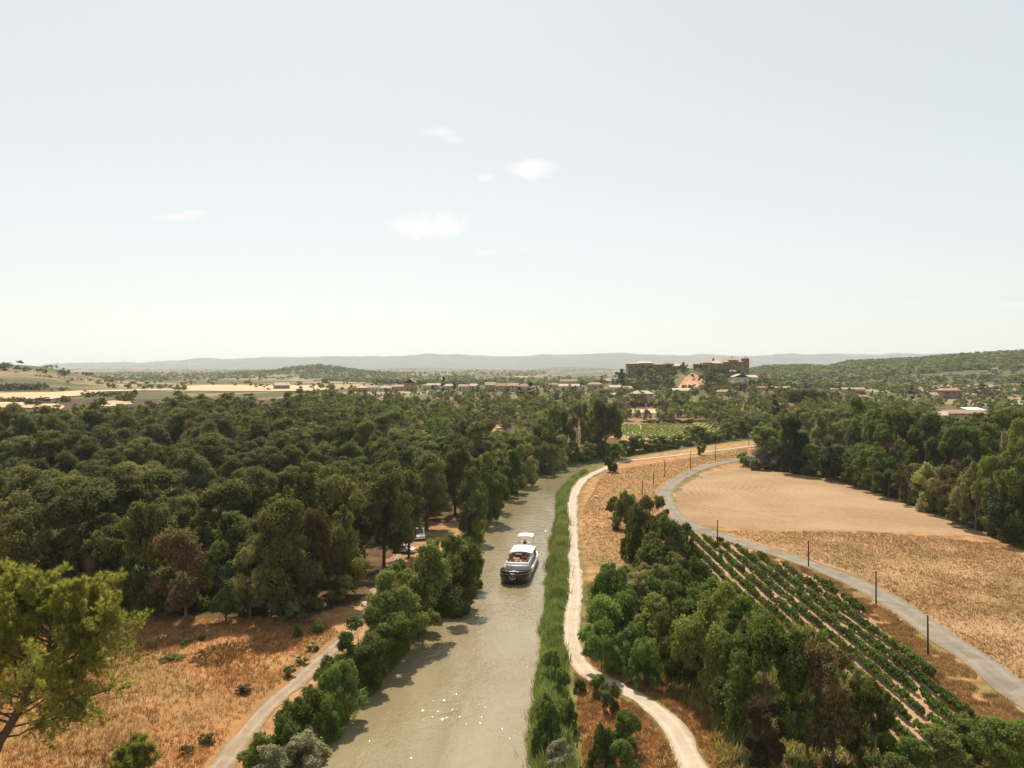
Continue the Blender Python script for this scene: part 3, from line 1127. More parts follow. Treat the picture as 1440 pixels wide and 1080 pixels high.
# ---- right bank thicket
RB = [('acacia', 858, 880, 795, 66), ('acacia', 850, 915, 838, 70), ('acacia', 846, 945, 870, 58), ('acacia', 890, 950, 878, 66), ('acacia', 905, 965, 900, 52), ('acacia', 880, 900, 830, 60),
      ('olive', 905, 870, 800, 64), ('olive', 930, 868, 795, 62), ('oak', 960, 905, 800, 84), ('oak', 925, 925, 835, 76), ('oak', 985, 910, 815, 80),
      ('oak', 1000, 985, 822, 100), ('oak', 955, 960, 850, 78), ('oak', 1050, 960, 845, 80), ('oak', 1078, 1065, 870, 124), ('brown', 1172, 1085, 905, 118), ('oak', 1135, 1070, 885, 90),
      ('oak', 1225, 1085, 960, 70), ('brown', 1080, 1100, 985, 80), ('oak', 1032, 1020, 900, 70), ('olive', 1210, 1030, 945, 50),
      ('bush', 932, 806, 728, 80), ('bush', 900, 790, 714, 54), ('bush', 880, 745, 694, 42), ('olive', 940, 848, 778, 68), ('bush', 975, 852, 785, 64), ('olive', 893, 852, 792, 58), ('bush', 915, 880, 812, 60), ('olive', 870, 850, 806, 44), ('acacia', 862, 728, 698, 24), ('olive', 918, 768, 698, 52), ('bush', 958, 802, 740, 54),
      ('oak', 900, 738, 700, 40), ('acacia', 842, 978, 948, 32), ('olive', 858, 1000, 960, 40), ('acacia', 880, 1058, 1000, 50), ('bush', 846, 1080, 1020, 40), ('acacia', 872, 1085, 1040, 48),
      ('bush', 815, 975, 955, 20), ('oak', 1320, 1120, 1020, 110), ('oak', 1400, 1110, 1012, 90), ('oak', 1270, 1120, 1035, 80), ('acacia', 1440, 1100, 1015, 60), ('oak', 1360, 1060, 1005, 60),
      ('oak', 1250, 1160, 1060, 90)]
for kind, px, base, top, w in RB:
    hand(kind, px, base, top, w, 'thicket')
# bushes standing in the reeds of the right bank
for kind, px, base, top, w in [('acacia', 775, 960, 912, 34), ('acacia', 772, 1060, 985, 46), ('acacia', 790, 985, 940, 28), ('silver', 785, 1085, 1040, 50), ('bush', 800, 1030, 985, 30),
                               ('bush', 768, 1010, 975, 26)]:
    hand(kind, px, base, top, w, 'reedbush')

# ---- wood on the right behind the fields
for kind, px, base, top, w in [('oak', 1075, 658, 600, 50), ('silver', 1068, 660, 634, 42), ('acacia', 1045, 656, 636, 26), ('silver', 1095, 662, 640, 30), ('evergreen', 1112, 666, 588, 42), ('evergreen', 1172, 676, 612, 40),
                               ('oak', 1140, 668, 625, 34), ('oak', 1200, 684, 640, 46), ('oak', 1228, 692, 630, 52), ('olive', 1215, 688, 655, 30), ('oak', 1250, 700, 645, 48),
                               ('brown', 1277, 710, 648, 40), ('olive', 1310, 722, 655, 58), ('brown', 1345, 735, 650, 60), ('olive', 1372, 746, 652, 62), ('oak', 1400, 752, 640, 60),
                               ('evergreen', 1425, 765, 650, 62), ('oak', 1450, 770, 640, 70), ('oak', 1260, 680, 572, 84), ('oak', 1215, 668, 560, 70), ('oak', 1300, 690, 585, 80),
                               ('olive', 1160, 655, 575, 60), ('oak', 1350, 700, 600, 70), ('oak', 1410, 700, 575, 80), ('oak', 1445, 720, 590, 70), ('olive', 1385, 680, 605, 60)]:
    hand(kind, px, base, top, w, 'rightwood')
for i in range(30):
    px = 1085 + 365 * (i + rnd.random()) / 30
    base = np.interp(px, [1090, 1180, 1290, 1400, 1450], [660, 674, 710, 755, 774])
    hand(rnd.choice(['olive', 'oak', 'bush', 'acacia', 'bush', 'brown']), px, base, base - rnd.uniform(14, 34), rnd.uniform(22, 40), 'rightwood', parts=False)
ex = np.array(EXPL)
rw = px_poly([(1070, 650), (1180, 668), (1290, 700), (1400, 745), (1500, 780), (1560, 700), (1500, 622), (1330, 612), (1180, 606), (1080, 612)])
for x, y in fill(rw, 9.0, None, None, None):
    if not in_view(x, y, 40) or not clear_of_hand(x, y, .7):
        continue
    u = rnd.random()
    kind = 'oak' if u < .6 else 'olive' if u < .88 else 'brown'
    plant(kind, TREE_NAME[kind], x, y, rnd.uniform(7, 12.5), rnd.uniform(3.8, 5.8), 'rightwood', parts=y < 200)

# ---- trees along the far reach of the canal
for i, px in enumerate(range(796, 1062, 8)):
    base = np.interp(px, [800, 860, 930, 1000, 1062], [652, 641, 631, 621, 613]) + rnd.uniform(-2, 2)
    hand(rnd.choice(['oak', 'olive', 'acacia', 'oak']), px + rnd.uniform(-3, 3), base, base - rnd.uniform(14, 31), rnd.uniform(20, 31), 'farbank', parts=False)
hand('oak', 860, 664, 634, 20, 'farbank', parts=False)
hand('olive', 985, 640, 618, 14, 'farbank', parts=False)
for px, base, top, w in [(812, 640, 566, 30), (836, 636, 575, 26), (790, 645, 580, 30), (765, 650, 590, 32), (780, 640, 572, 26), (825, 625, 570, 24)]:
    hand('oak' if px != 812 else 'olive', px, base, top, w, 'farbank', parts=False)
hand('umbrella', 851, 648, 563, 52, None, parts=False, label="tall dark umbrella pine with a round crown beside the canal bend", cat="tree")
for px, base, top, w, lab in [(1088, 604, 553, 9, "tall narrow cypress in front of the pale roof below the castle, taller of two"), (1093, 606, 566, 8, "shorter slim cypress right beside the tall one below the castle"),
                              (623, 552, 524, 6, "slim dark cypress spire among the roofs in the village centre"), (638, 554, 536, 6, "short dark cypress between two pale roofs of the village"),
                              (713, 562, 544, 9, "squat dark cypress before the orange village houses"), (731, 560, 540, 8, "small cypress in front of the tiled house left of the castle hill"),
                              (746, 556, 533, 8, "dark cypress at the right end of the tiled village houses"), (1282, 563, 541, 7, "lone dark cypress on the right, left of the stone farmhouse"),
                              (1437, 553, 532, 7, "dark cypress at the extreme right edge below the wooded ridge"), (1380, 556, 537, 12, "bushy dark cypress group behind the stone farmhouse, right"),
                              (875, 543, 513, 7, "dark cypress at the left foot of the long stone building"), (900, 536, 516, 5, "thin cypress just left of the long stone building on the hill")]:
    hand('cypress', px, base, top, w, None, parts=False, label=lab, cat="tree")

# ---- the young pine and the big leaning pine in the near left corner
DP = 48.0
mb = MB()
tp = [at_d(a, b, DP) for a, b in [(-84, 1258), (-40, 1140), (0, 1044), (28, 1000), (52, 946), (66, 915), (73, 886), (76, 852)]]
base_p = np.array([tp[0][0], DP, 0.0])
tp = [p - base_p for p in tp]
tp[0][2] = -.4
for i, p in enumerate(tp):
    p[1] += .25 * math.sin(i * 1.7)
mb.tube(tp, [.36, .31, .27, .235, .18, .13, .09, .04], 9)
tpa = np.array(tp)
tl = np.linspace(0, 1, len(tp))
rg = np.random.default_rng(5)
tufts = []          # position, direction, size


def branch(p0, d, ln, r, depth):
    n = 5
    pts, p, dd = [p0], p0.copy(), d / np.linalg.norm(d)
    for i in range(n):
        dd = dd + rg.normal(size=3) * .13 + np.array([0, 0, .10])
        dd /= np.linalg.norm(dd)
        p = p + dd * ln / n
        pts.append(p.copy())
    mb.tube(pts, [r * (1 - .8 * i / n) for i in range(n + 1)], 5 if depth == 0 else 4, cap=False)
    if depth == 0:
        for k in range(int(4 + ln * 2.4)):
            t = rg.uniform(.25, 1)
            q = pts[int(t * n)] + (pts[min(n, int(t * n) + 1)] - pts[int(t * n)]) * (t * n - int(t * n))
            branch(q, dd + rg.normal(size=3) * .75, ln * rg.uniform(.22, .42), r * .35, 1)
    elif depth == 1:
        for k in range(4):
            branch(pts[rg.integers(2, n)], dd + rg.normal(size=3) * .8, ln * .5, r * .45, 2)
    if depth >= 1:
        for k in range(6 if depth == 1 else 5):
            t = rg.uniform(.35, 1.0)
            q = pts[min(n, int(round(t * n)))]
            tufts.append((q + rg.normal(size=3) * .07, dd + rg.normal(size=3) * .35 + np.array([0, 0, .3]), rg.uniform(.75, 1.2)))
        tufts.append((pts[-1], dd + np.array([0, 0, .3]), 1.2))


for k in range(42):
    t = .30 + .7 * (k + rg.uniform(0, 1)) / 42
    f = t * (len(tp) - 1)
    i = min(int(f), len(tp) - 2)
    p0 = tpa[i] + (tpa[i + 1] - tpa[i]) * (f - i)
    z = p0[2]
    a = rg.uniform(-.35, math.pi + .35)
    if k % 3 == 0:
        a = rg.normal() * .6
    if k % 3 == 1:
        a = math.pi + rg.normal() * .6
    rel = (z - 8) / 10.0
    ln = float(np.interp(rel, [0, .25, .6, .9, 1.1], [6.0, 6.3, 5.2, 2.9, 1.0])) * rg.uniform(.75, 1.15)
    up = float(np.interp(rel, [0, .5, 1], [.05, .40, .9]))
    branch(p0, np.array([math.cos(a), math.sin(a) * .8, up]), ln, .075 * min(1.0, ln / 3), 0)


def needles(tufts, ln, w, per, rg):
    P = np.array([t[0] for t in tufts])
    Dd = unit(np.array([t[1] for t in tufts]))
    S = np.array([t[2] for t in tufts])
    k = np.repeat(np.arange(len(P)), per)
    d = unit(Dd[k] + rg.normal(size=(len(k), 3)) * .55)
    s = unit(np.cross(d, rg.normal(size=(len(k), 3)))) * w
    l = (ln * S[k] * rg.uniform(.7, 1.15, len(k)))[:, None]
    V = np.stack([P[k] - s, P[k] + s, P[k] + d * l], 1).reshape(-1, 3)
    tint = np.clip(.5 * rg.uniform(0, 1, len(P))[k] + .5 * rg.uniform(0, 1, len(k)), 0, 1)
    return V, np.arange(len(V)).reshape(-1, 3), np.repeat(tint, 3)


big = empty("pine_tree", base_p, 0, "big leaning pine with visible limbs and needle tufts in the lower left corner", "tree")
mb.build("trunk", M['bark'], big, smooth_sh=True)
V, fc, tint = needles(tufts, .30, .022, 12, rg)
link(np_mesh("crown", V, [fc], M['needle'], {"tint": tint}), "crown", big)

mb, tufts = MB(), []
b2 = np.array([at_d(178, 1090, 50)[0], 50.0, 0.0])
topz = at_d(186, 1022, 50)[2]
mb.tube([(0, 0, -.3), (.1, 0, topz * .5), (.35, 0, topz)], [.13, .09, .02], 7)
for k in range(17):
    t = .55 + .45 * (k + rg.uniform(0, 1)) / 30
    z = topz * t
    a = rg.uniform(0, 6.28)
    branch(np.array([.35 * t, 0, z]), np.array([math.cos(a), math.sin(a), .9]), (1 - t) * 3.6 + .3, .03, 0)
yp = empty("pine_tree", b2, 0, "young upright pine tip rising in front of the meadow, beside the big leaning pine", "tree")
mb.build("trunk", M['bark'], yp, smooth_sh=True)
V, fc, tint = needles(tufts, .30, .02, 10, rg)
link(np_mesh("crown", V, [fc], M['needle'], {"tint": tint}), "crown", yp)

# ------------------------------------------------------------------ masses of far trees
LP = {}
for kind, (shp, H, Rr, base, ncl, rc, nl, L, W, r0, limbs) in SPEC.items():
    for lod, nn, LL in (('a', 1100, .42), ('b', 170, 1.15), ('c', 34, 2.3)):
        LP[kind, lod] = []
        for v in range(3):
            rg2 = np.random.default_rng(900 + v + len(LP) * 7)
            V, fcs, tint, C, rad = crown_arrays(rg2, shp, H, Rr, base * .6, ncl if lod == 'a' else max(8, ncl // 3), rc, nn, LL * (.75 if Rr < 3 else 1), LL * .55 * (.75 if Rr < 3 else 1), True)
            LP[kind, lod].append((V, tint, H, Rr))
MASSMAT = ['pine', 'oak', 'olive', 'acacia', 'brown', 'silver', 'cypress']


def mass(name, items, label, lod_of):
    Vs, ts, hs, ms = [], [], [], []
    for kind, x, y, H, Rr in items:
        V, tint, H0, R0 = LP[kind, lod_of(math.hypot(x, y))][rnd.randrange(3)]
        a = rnd.uniform(0, 6.28)
        c, s = math.cos(a), math.sin(a)
        k = Rr / R0
        z = float(hgt(x, y))
        Vs.append(np.column_stack([(V[:, 0] * c - V[:, 1] * s) * k + x, (V[:, 0] * s + V[:, 1] * c) * k + y, V[:, 2] * H / H0 + z]))
        ts.append(tint)
        hs.append(np.full(len(V), rnd.random()))
        ms.append(np.full(len(V) // 3, MASSMAT.index(LEAFNAME.get(kind, kind))))
    V = np.vstack(Vs)
    me = np_mesh(name, V, [np.arange(len(V)).reshape(-1, 3)], [M['mass_' + k] for k in MASSMAT],
                 {"tint": np.concatenate(ts), "hue": np.concatenate(hs)}, np.concatenate(ms))
    tag(link(me, name), label, "woodland", kind="stuff")


mass("woodland", W_STUFF, "far part of the left wood and its olive scrub reading as one mass", lambda d: 'a')



HOUSE_PX = [(1030, 1066, 526, 545), (384, 404, 538, 547.5), (241, 254, 541, 547.5), (253.5, 258.5, 535.5, 547), (454, 468, 546, 552), (503, 516, 543, 550), (517, 532, 542, 550.5), (533, 549, 542.5, 551), (550, 567, 541, 549.5), (569, 584, 533, 550), (600, 619, 539, 548), (625, 636, 540, 548), (645, 658, 540.5, 549.5), (659, 673, 539.5, 549), (682, 697, 537.5, 550), (698, 711, 539, 550), (683, 690, 552, 560), (713, 729, 538.5, 551), (730, 744, 539.5, 552), (772, 784, 538.5, 546), (788, 812, 533.5, 542), (786, 815, 540, 549.5), (827, 848, 537.5, 547), (857, 874, 541.5, 551), (875, 889, 543, 552), (858, 865, 553, 559), (890, 919, 549.5, 563), (947, 977, 546, 556), (1010, 1040, 548, 557), (1064, 1088, 543, 549), (1089, 1112, 543.5, 549), (1076, 1097, 566, 573), (1170, 1184, 551, 557), (1185, 1217, 545, 553), (1198, 1222, 556, 561), (1324, 1352, 546, 561), (1310, 1320, 552, 562), (1376, 1393, 547.5, 554), (1316, 1336, 579, 590), (1330, 1388, 577, 586), (1364, 1388, 574.5, 580), (1412, 1443, 565.5, 572), (1395, 1404, 517, 521)]


def blocks_house(px, py, hpx):
    for a_, b_, yt_, yb_ in HOUSE_PX:
        if a_ - 2 < px < b_ + 2 and py > yb_ - 1 and py - hpx < yb_ - (yb_ - yt_) * .35:
            return True
    return False


# village trees and scrub between the wood and the castle hill
vt = []
for k in range(1500):
    px = rnd.uniform(420, 1460)
    py = rnd.uniform(543, 606)
    if rnd.random() > (1.0 if px > 640 else .75):
        continue
    if 868 < px < 1000 and 592 < py < 618 or (875 < px < 932 and 572 < py < 584) or (660 < px < 708 and 598 < py < 622):
        continue
    if 950 < px < 990 and 522 < py < 552 or (1312 < px < 1392 and 576 < py < 606):
        continue
    g = ground_at(px, py, 250)
    u = rnd.random()
    kind = 'oak' if u < .42 else 'olive' if u < .72 else 'pine' if u < .84 else 'brown' if u < .9 else 'silver'
    tall = rnd.uniform(3.5, 7.5) if py < 575 else rnd.uniform(5, 9)
    if kind == 'silver':
        tall *= .6
    if rnd.random() < .26 and blocks_house(px, py, tall * F / g[1]):
        continue
    vt.append((kind, g[0], g[1], tall, tall * rnd.uniform(.4, .6)))
# dark flat-topped pine row on the right, hedge rows
for k in range(26):
    g = ground_at(1108 + 52 * k / 26 + rnd.uniform(-2, 2), 572, 250)
    vt.append(('umbrella', g[0], g[1], rnd.uniform(9, 11), rnd.uniform(3.5, 4.5)))
for k in range(22):
    g = ground_at(905 + 72 * k / 22, 597.5, 250)
    vt.append(('cypress', g[0], g[1], rnd.uniform(2.6, 3.4), 1.8))
for k in range(30):
    g = ground_at(868 + 110 * k / 30, 574, 250)
    vt.append((rnd.choice(['oak', 'brown', 'cypress']), g[0], g[1], rnd.uniform(3.5, 5.5), 2.6))
# castle hill greenery
for k in range(520):
    px = rnd.uniform(862, 1078)
    py = rnd.uniform(519, 552)
    if 951 < px < 992 and 521 < py < 549:
        continue
    g = ground_at(px, py, 400, 900)
    kind = rnd.choice(['oak', 'oak', 'olive', 'brown', 'pine'])
    H = rnd.uniform(3, 7.5)
    if rnd.random() < .7 and blocks_house(px, py, H * F / g[1]):
        continue
    vt.append((kind, g[0], g[1], H, H * rnd.uniform(.45, .65)))
for px, py, H in [(842, 536, 12), (848, 537, 13), (866, 534, 13), (872, 535, 11), (963, 524, 9), (905, 517, 5), (838, 538, 10), (855, 538, 9), (975, 533, 6), (990, 538, 9), (998, 540, 10), (1008, 541, 9), (1015, 542, 8),
                  (985, 540, 7), (1042, 547, 7), (1050, 548, 7), (1035, 546, 5), (912, 524, 6), (935, 525, 5)]:
    g = ground_at(px, py, 400, 900)
    vt.append(('pine' if px < 900 else 'oak', g[0], g[1], H, H * .42))
mass("village_greenery", vt, "mixed trees and scrub around the village and on the castle hill", lambda d: 'a' if d < 620 else 'b')

# the plain, the left hill, the knoll and the wooded ridge on the right
ft = []
for k in range(11000):
    a = rnd.uniform(-.72, .72)
    d = 700 * (6200 / 700) ** (rnd.random() ** .9)
    x, y = a * d, d
    if d < 1050 and a < -.2:
        if rnd.random() < .93:
            continue
    elif a < .3:
        if vnoise(x / 260, y / 500, 44) < .42 or d < 950:
            continue
    else:
        nn_ = vnoise(x / 170, y / 260, 45)
        if nn_ < .25 and not 1750 < d < 2500:
            continue
    u = rnd.random()
    kind = 'oak' if u < .5 else 'pine' if u < .75 else 'olive' if u < .95 else 'brown'
    H = rnd.uniform(4, 8.5)
    ft.append((kind, x, y, H, H * rnd.uniform(.6, 1.0)))
for k in range(900):      # knoll
    a, d = -.25 + rnd.gauss(0, .055), 2450 + rnd.gauss(0, 260)
    H = rnd.uniform(6, 10)
    ft.append((rnd.choice(['oak', 'pine']), a * d, d, H, H * .7))
for k in range(8000):     # ridge on the right
    a, d = rnd.uniform(.29, .74), rnd.uniform(1250, 2450)
    if vnoise(a * 40, d / 120, 46) < .17:
        continue
    H = rnd.uniform(6, 11)
    ft.append((rnd.choice(['oak', 'oak', 'pine', 'olive']), a * d, d, H, H * rnd.uniform(.6, .9)))
for k in range(420):      # left hill and farmland hedges
    a, d = rnd.uniform(-.72, -.52), rnd.uniform(1000, 1500)
    if vnoise(a * 50, d / 60, 47) < .58:
        continue
    H = rnd.uniform(2.5, 6)
    ft.append((rnd.choice(['oak', 'olive', 'brown']), a * d, d, H, H * .8))
for (p0, q0, p1, q1, n, h0, h1) in [(0, 549, 66, 548, 46, 4, 7.5), (70, 551, 100, 549, 14, 2, 3.5), (118, 558, 190, 557, 50, 2.5, 4.5), (0, 566, 95, 565, 50, 2, 4), (40, 570, 62, 571, 10, 3, 4),
                                    (48, 529, 190, 541, 60, 1.5, 3), (222, 547, 245, 546, 9, 3, 5), (446, 546, 470, 548, 12, 4, 6), (195, 545, 215, 545, 8, 2, 3.5), (165, 562, 184, 566, 16, 3, 5),
                                    (0, 521, 12, 520, 6, 6, 10), (24, 519, 42, 523, 10, 3, 5), (52, 522, 66, 525, 8, 4, 5), (84, 528, 94, 528, 8, 6, 9)]:
    for k in range(n):
        t = rnd.random()
        g = ground_at(p0 + (p1 - p0) * t, q0 + (q1 - q0) * t + rnd.uniform(-1, 1), 300)
        H = rnd.uniform(h0, h1)
        ft.append((rnd.choice(['oak', 'oak', 'brown', 'pine']), g[0], g[1], H, H * .65))
mass("distant_woods", ft, "hazy distant trees across the plain, the knoll and the ridge on the right", lambda d: 'b' if d < 1300 else 'c')
# ------------------------------------------------------------------ grasses and reeds


def blades(name, P, h, w, mat, label, cat, per=3, lean=.45, seed=0, z0=None):
    rg3 = np.random.default_rng(seed)
    n_ = len(P)
    k = np.repeat(np.arange(n_), per)
    a = rg3.uniform(0, 2 * math.pi, len(k))
    hh = rg3.uniform(.6, 1.25, len(k)) * (h if np.isscalar(h) else h[k])
    base = np.column_stack([P[k] + rg3.normal(size=(len(k), 2)) * hh[:, None] * .25, np.zeros(len(k))])
    base[:, 2] = hgt(base[:, 0], base[:, 1]) - .03 if z0 is None else z0
    s = np.column_stack([np.cos(a), np.sin(a), np.zeros(len(k))]) * w
    b = rg3.uniform(0, 2 * math.pi, len(k))
    tip = base + np.column_stack([np.cos(b) * lean * hh, np.sin(b) * lean * hh, hh])
    V = np.stack([base - s, base + s, tip], 1).reshape(-1, 3)
    tint = np.clip(vnoise(P[:, 0] / 4, P[:, 1] / 4, seed + 3)[k] * .6 + rg3.uniform(0, .5, len(k)), 0, 1)
    hue = vnoise(P[:, 0] / 9, P[:, 1] / 9, seed + 5)[k]
    me = np_mesh(name, V, [np.arange(len(V)).reshape(-1, 3)], mat, {"tint": np.repeat(tint, 3), "hue": np.repeat(hue, 3)})
    return tag(link(me, name), label, cat, kind="stuff")


def scatter(poly, n, seed, patch=None):
    rg3 = np.random.default_rng(seed)
    poly = np.asarray(poly)
    lo, hi = poly.min(0), poly.max(0)
    P = rg3.uniform(lo, hi, (n * 3, 2))
    P = P[inside(P, poly)]
    px = CX + F * P[:, 0] / np.maximum(P[:, 1], 1)
    P = P[(px > -30) & (px < 1470) & (P[:, 1] > 45)]
    if patch:
        P = P[vnoise(P[:, 0] / patch[0], P[:, 1] / patch[0], seed) > patch[1]]
    return P[:n]


P = scatter(meadow_poly, 30000, 51)
P = P[np.random.default_rng(2).uniform(0, 1, len(P)) < .25 + 1.0 * vnoise(P[:, 0] / 5, P[:, 1] / 5, 29)]
dtr, _ = seg_dist(P, track_line)
P = P[dtr > 1.5]
blades("dry_grass", P, .40, .03, M['drygrass'], "tall dry orange grass of the near meadow", "grass", 4, .5, 61)
P = scatter(stubble_poly, 26000, 52)
P = P[np.random.default_rng(1).uniform(0, 1, len(P)) < .15 + 1.1 * vnoise(P[:, 0] / 6, P[:, 1] / 6, 19)]
blades("dry_grass", P, .32, .04, M['haygrass'], "dry stubble and weeds right of the road", "grass", 3, .6, 62)
P = scatter(embank_poly, 16000, 53)
P = P[(seg_dist(P, road_line)[0] > 2.6) & (seg_dist(P, towpath_line)[0] > 1.5)]
blades("dry_grass", P, .40, .05, M['haygrass'], "dry grass on the bank between towpath and road", "grass", 3, .6, 63)
P = scatter(px_poly([(985, 740), (1110, 783), (1195, 815), (1262, 850), (1325, 893), (1380, 930), (1445, 982), (1500, 1030), (1500, 1180), (1400, 1180), (1340, 1000), (1280, 925), (1215, 862), (1155, 815), (1060, 785)]), 30000, 54)
dv = seg_dist(P, road_line)[0]
P = P[(dv > 2.1) & (vnoise(P[:, 0] / 1.6, P[:, 1] / 1.6, 54) > .25 + .5 * smooth(3.2, 2.1, dv[:]))]
blades("dry_grass", P, .35, .04, M['haygrass'], "dry verge between the vines and the road", "grass", 3, .6, 64)
P = scatter(px_poly([(760, 1300), (800, 900), (1010, 980), (1060, 1180), (1010, 1300)]), 14000, 55)
P = P[(seg_dist(P, towpath_line)[0] > 1.35)]
sp = seg_dist(P, canal_mid)
P = P[sp[0] - np.interp(sp[1], np.arange(len(canal_hw)), canal_hw) > 3.6]
blades("dry_grass", P, .38, .04, M['drygrass'], "dry weeds beside the pale towpath near the camera", "grass", 4, .6, 65)

# reeds: a strip along the right water edge, and a rougher one on the left
L_ = np.concatenate([[0], np.cumsum(np.hypot(*np.diff(canal_mid, axis=0).T))])


def strip(n_, d0, d1, o0, o1, side, seed):
    rg3 = np.random.default_rng(seed)
    out = []
    ys = canal_mid[:, 1]
    s0, s1 = np.interp(d0, ys, L_), np.interp(d1, ys, L_)
    s = rg3.uniform(s0, s1, n_)
    cx_, cy_ = np.interp(s, L_, canal_mid[:, 0]), np.interp(s, L_, canal_mid[:, 1])
    nx, ny = np.interp(s, L_, N_[:, 0]), np.interp(s, L_, N_[:, 1])
    hw_ = np.interp(s, L_, canal_hw)
    o = rg3.uniform(o0, o1, n_) + (vnoise(s / 5, s * 0, seed) - .5) * .8
    return np.stack([cx_ + side * nx * (hw_ + o), cy_ + side * ny * (hw_ + o)], 1)


P = np.vstack([strip(26000, 45, 165, -.6, 2.3, 1, 71), strip(7000, 150, 240, -.5, 1.8, 1, 72)])
d_ = seg_dist(P, towpath_line)[0]
P = P[d_ > 1.35]
hr = .55 + 1.25 * vnoise(P[:, 0] / 1.1, P[:, 1] / 1.6, 7) * (.5 + vnoise(P[:, 0] / 5, P[:, 1] / 8, 17))
blades("reeds", P, hr, .075, M['mass_reed'], "dense green reeds along the right water edge", "reeds", 3, .3, 73)
P = strip(9000, 45, 250, -.3, 2.5, -1, 74)
blades("bank_weeds", P, .9 + .5 * vnoise(P[:, 0] / 3, P[:, 1] / 3, 8), .06, M['mass_oak'], "green weeds along the left water edge", "weeds", 3, .4, 75)
P = np.vstack([scatter(THICKET, 9000, 76), scatter(BANK_L, 9000, 77)])
P = P[seg_dist(P, towpath_line)[0] > 2.0]
P = P[seg_dist(P, track_line)[0] > 1.7]
sp = seg_dist(P, canal_mid)
P = P[sp[0] - np.interp(sp[1], np.arange(len(canal_hw)), canal_hw) > .3]
blades("undergrowth", P, .8, .09, M['mass_olive'], "olive undergrowth below the bank trees", "undergrowth", 3, .6, 78)
P = scatter(px_poly([(90, 905), (430, 868), (478, 895), (300, 1040), (150, 1080), (100, 1000)]), 5200, 79, (5.5, .64))
P = P[seg_dist(P, track_line)[0] > 1.6]
blades("meadow_weeds", P, .38, .07, M['mass_brown'], "dark weeds scattered through the dry meadow", "weeds", 3, .7, 80)

# ------------------------------------------------------------------ vineyard
rgv = np.random.default_rng(31)
VP = []
for v in range(3):
    nl = 560
    C = np.column_stack([rgv.uniform(-.08, .08, 14), np.linspace(-.82, .82, 14), rgv.uniform(.5, .95, 14)])
    k = rgv.integers(0, 14, nl)
    d = unit(rgv.normal(size=(nl, 3)))
    pos = C[k] + d * rgv.uniform(.08, .28, nl)[:, None]
    nrm = unit(d + rgv.normal(size=(nl, 3)) * .6)
    t = unit(np.cross(nrm, rgv.normal(size=(nl, 3))))
    b = np.cross(nrm, t)
    s = rgv.uniform(.7, 1.3, nl)[:, None]
    V = np.stack([pos + t * .13 * s, pos + b * .09 * s, pos - t * .11 * s, pos - b * .09 * s], 1).reshape(-1, 3)
    tb = MB()
    tb.tube([(0, 0, -.1), (.03, .05, .35), (-.02, .0, .75)], [.045, .04, .03], 5, cap=False)
    tv, tf = np.array(tb.v), np.array(tb.f)
    fl = np.arange(len(V)).reshape(-1, 4)
    VP.append((np_mesh("grapevine", np.vstack([V, tv]), [fl, tf + len(V)], [M['leaf_vine'], M['bark']],
                       {"tint": np.concatenate([np.repeat(rgv.uniform(0, 1, nl), 4), np.zeros(len(tv))])},
                       np.concatenate([np.zeros(len(fl), int), np.ones(len(tf), int)])), V))
ORD = ["first", "second", "third", "fourth", "fifth", "sixth", "seventh", "eighth", "ninth", "tenth", "eleventh", "twelfth", "thirteenth", "fourteenth", "fifteenth",
       "sixteenth", "seventeenth", "eighteenth", "nineteenth", "twentieth"]
vines, rest = [], []
rows_x = [48.2 - 1.95 * i for i in range(11)]
for i, x in enumerate(rows_x):
    y = 62 + rnd.uniform(0, 1.4)
    while y < 152:
        xx, yy = x + rnd.gauss(0, .06), y + rnd.gauss(0, .08)
        y += 1.2
        if not inside(np.array([[xx, yy]]), vine_poly)[0] or seg_dist(np.array([[xx, yy]]), road_line)[0][0] < np.interp(yy, [75, 110, 135], [7.2, 6.4, 4.2]):
            continue
        if vnoise(xx * 1.3, yy / 2.2, 91) < (.09 if i > 1 else .24):
            continue
        if rnd.random() < .035:
            continue
        vines.append((i, xx, yy))
ex = np.array(EXPL)
hid = [(i, x, y) for i, x, y in vines if pix(x, y, 1)[0] > 1450]
vines = [v for v in vines if v not in hid]


def vine_hidden(x, y):
    px, py = pix(x, y, .8)
    for (tx, ty, r) in EXPL:
        if ty < y - 1:
            q = pix(tx, ty, 5)
            if abs(q[0] - px) < r * F / ty * .75 and 0 < py - pix(tx, ty, 9)[1] and ty > 55 and py < pix(tx, ty, 0)[1]:
                return True
    return False


vis = [v for v in vines if not vine_hidden(v[1], v[2])]
vis.sort(key=lambda v: v[2])
keep = vis[:292]
keepset = set(keep)
rest = [v for v in vines if v not in keepset]
rows_lab = {}
for (i, x, y) in keep:
    o = link(VP[rnd.randrange(3)][0], "grapevine", None, (x, y, 0))
    o.rotation_euler = (0, 0, rnd.choice([0, math.pi]) + rnd.gauss(0, .12))
    s = rnd.uniform(.85, 1.25) * (1.15 if i < 2 else 1)
    o.scale = (s * rnd.uniform(.8, 1.1), s, s * rnd.uniform(.85, 1.15))
    rows_lab.setdefault(i, []).append((y, o))
for i, lst in rows_lab.items():
    lst.sort(key=lambda q: q[0])
    for j, (y, o) in enumerate(lst):
        third = ("at the near end", "in the near half", "in the far half", "at the far end")[min(3, int(4 * j / max(1, len(lst))))]
        tag(o, f"leafy grapevine {third} of the {ORD[i]} row counted from the road", "grapevine", f"grapevines {third} of the {ORD[i]} row from the road")
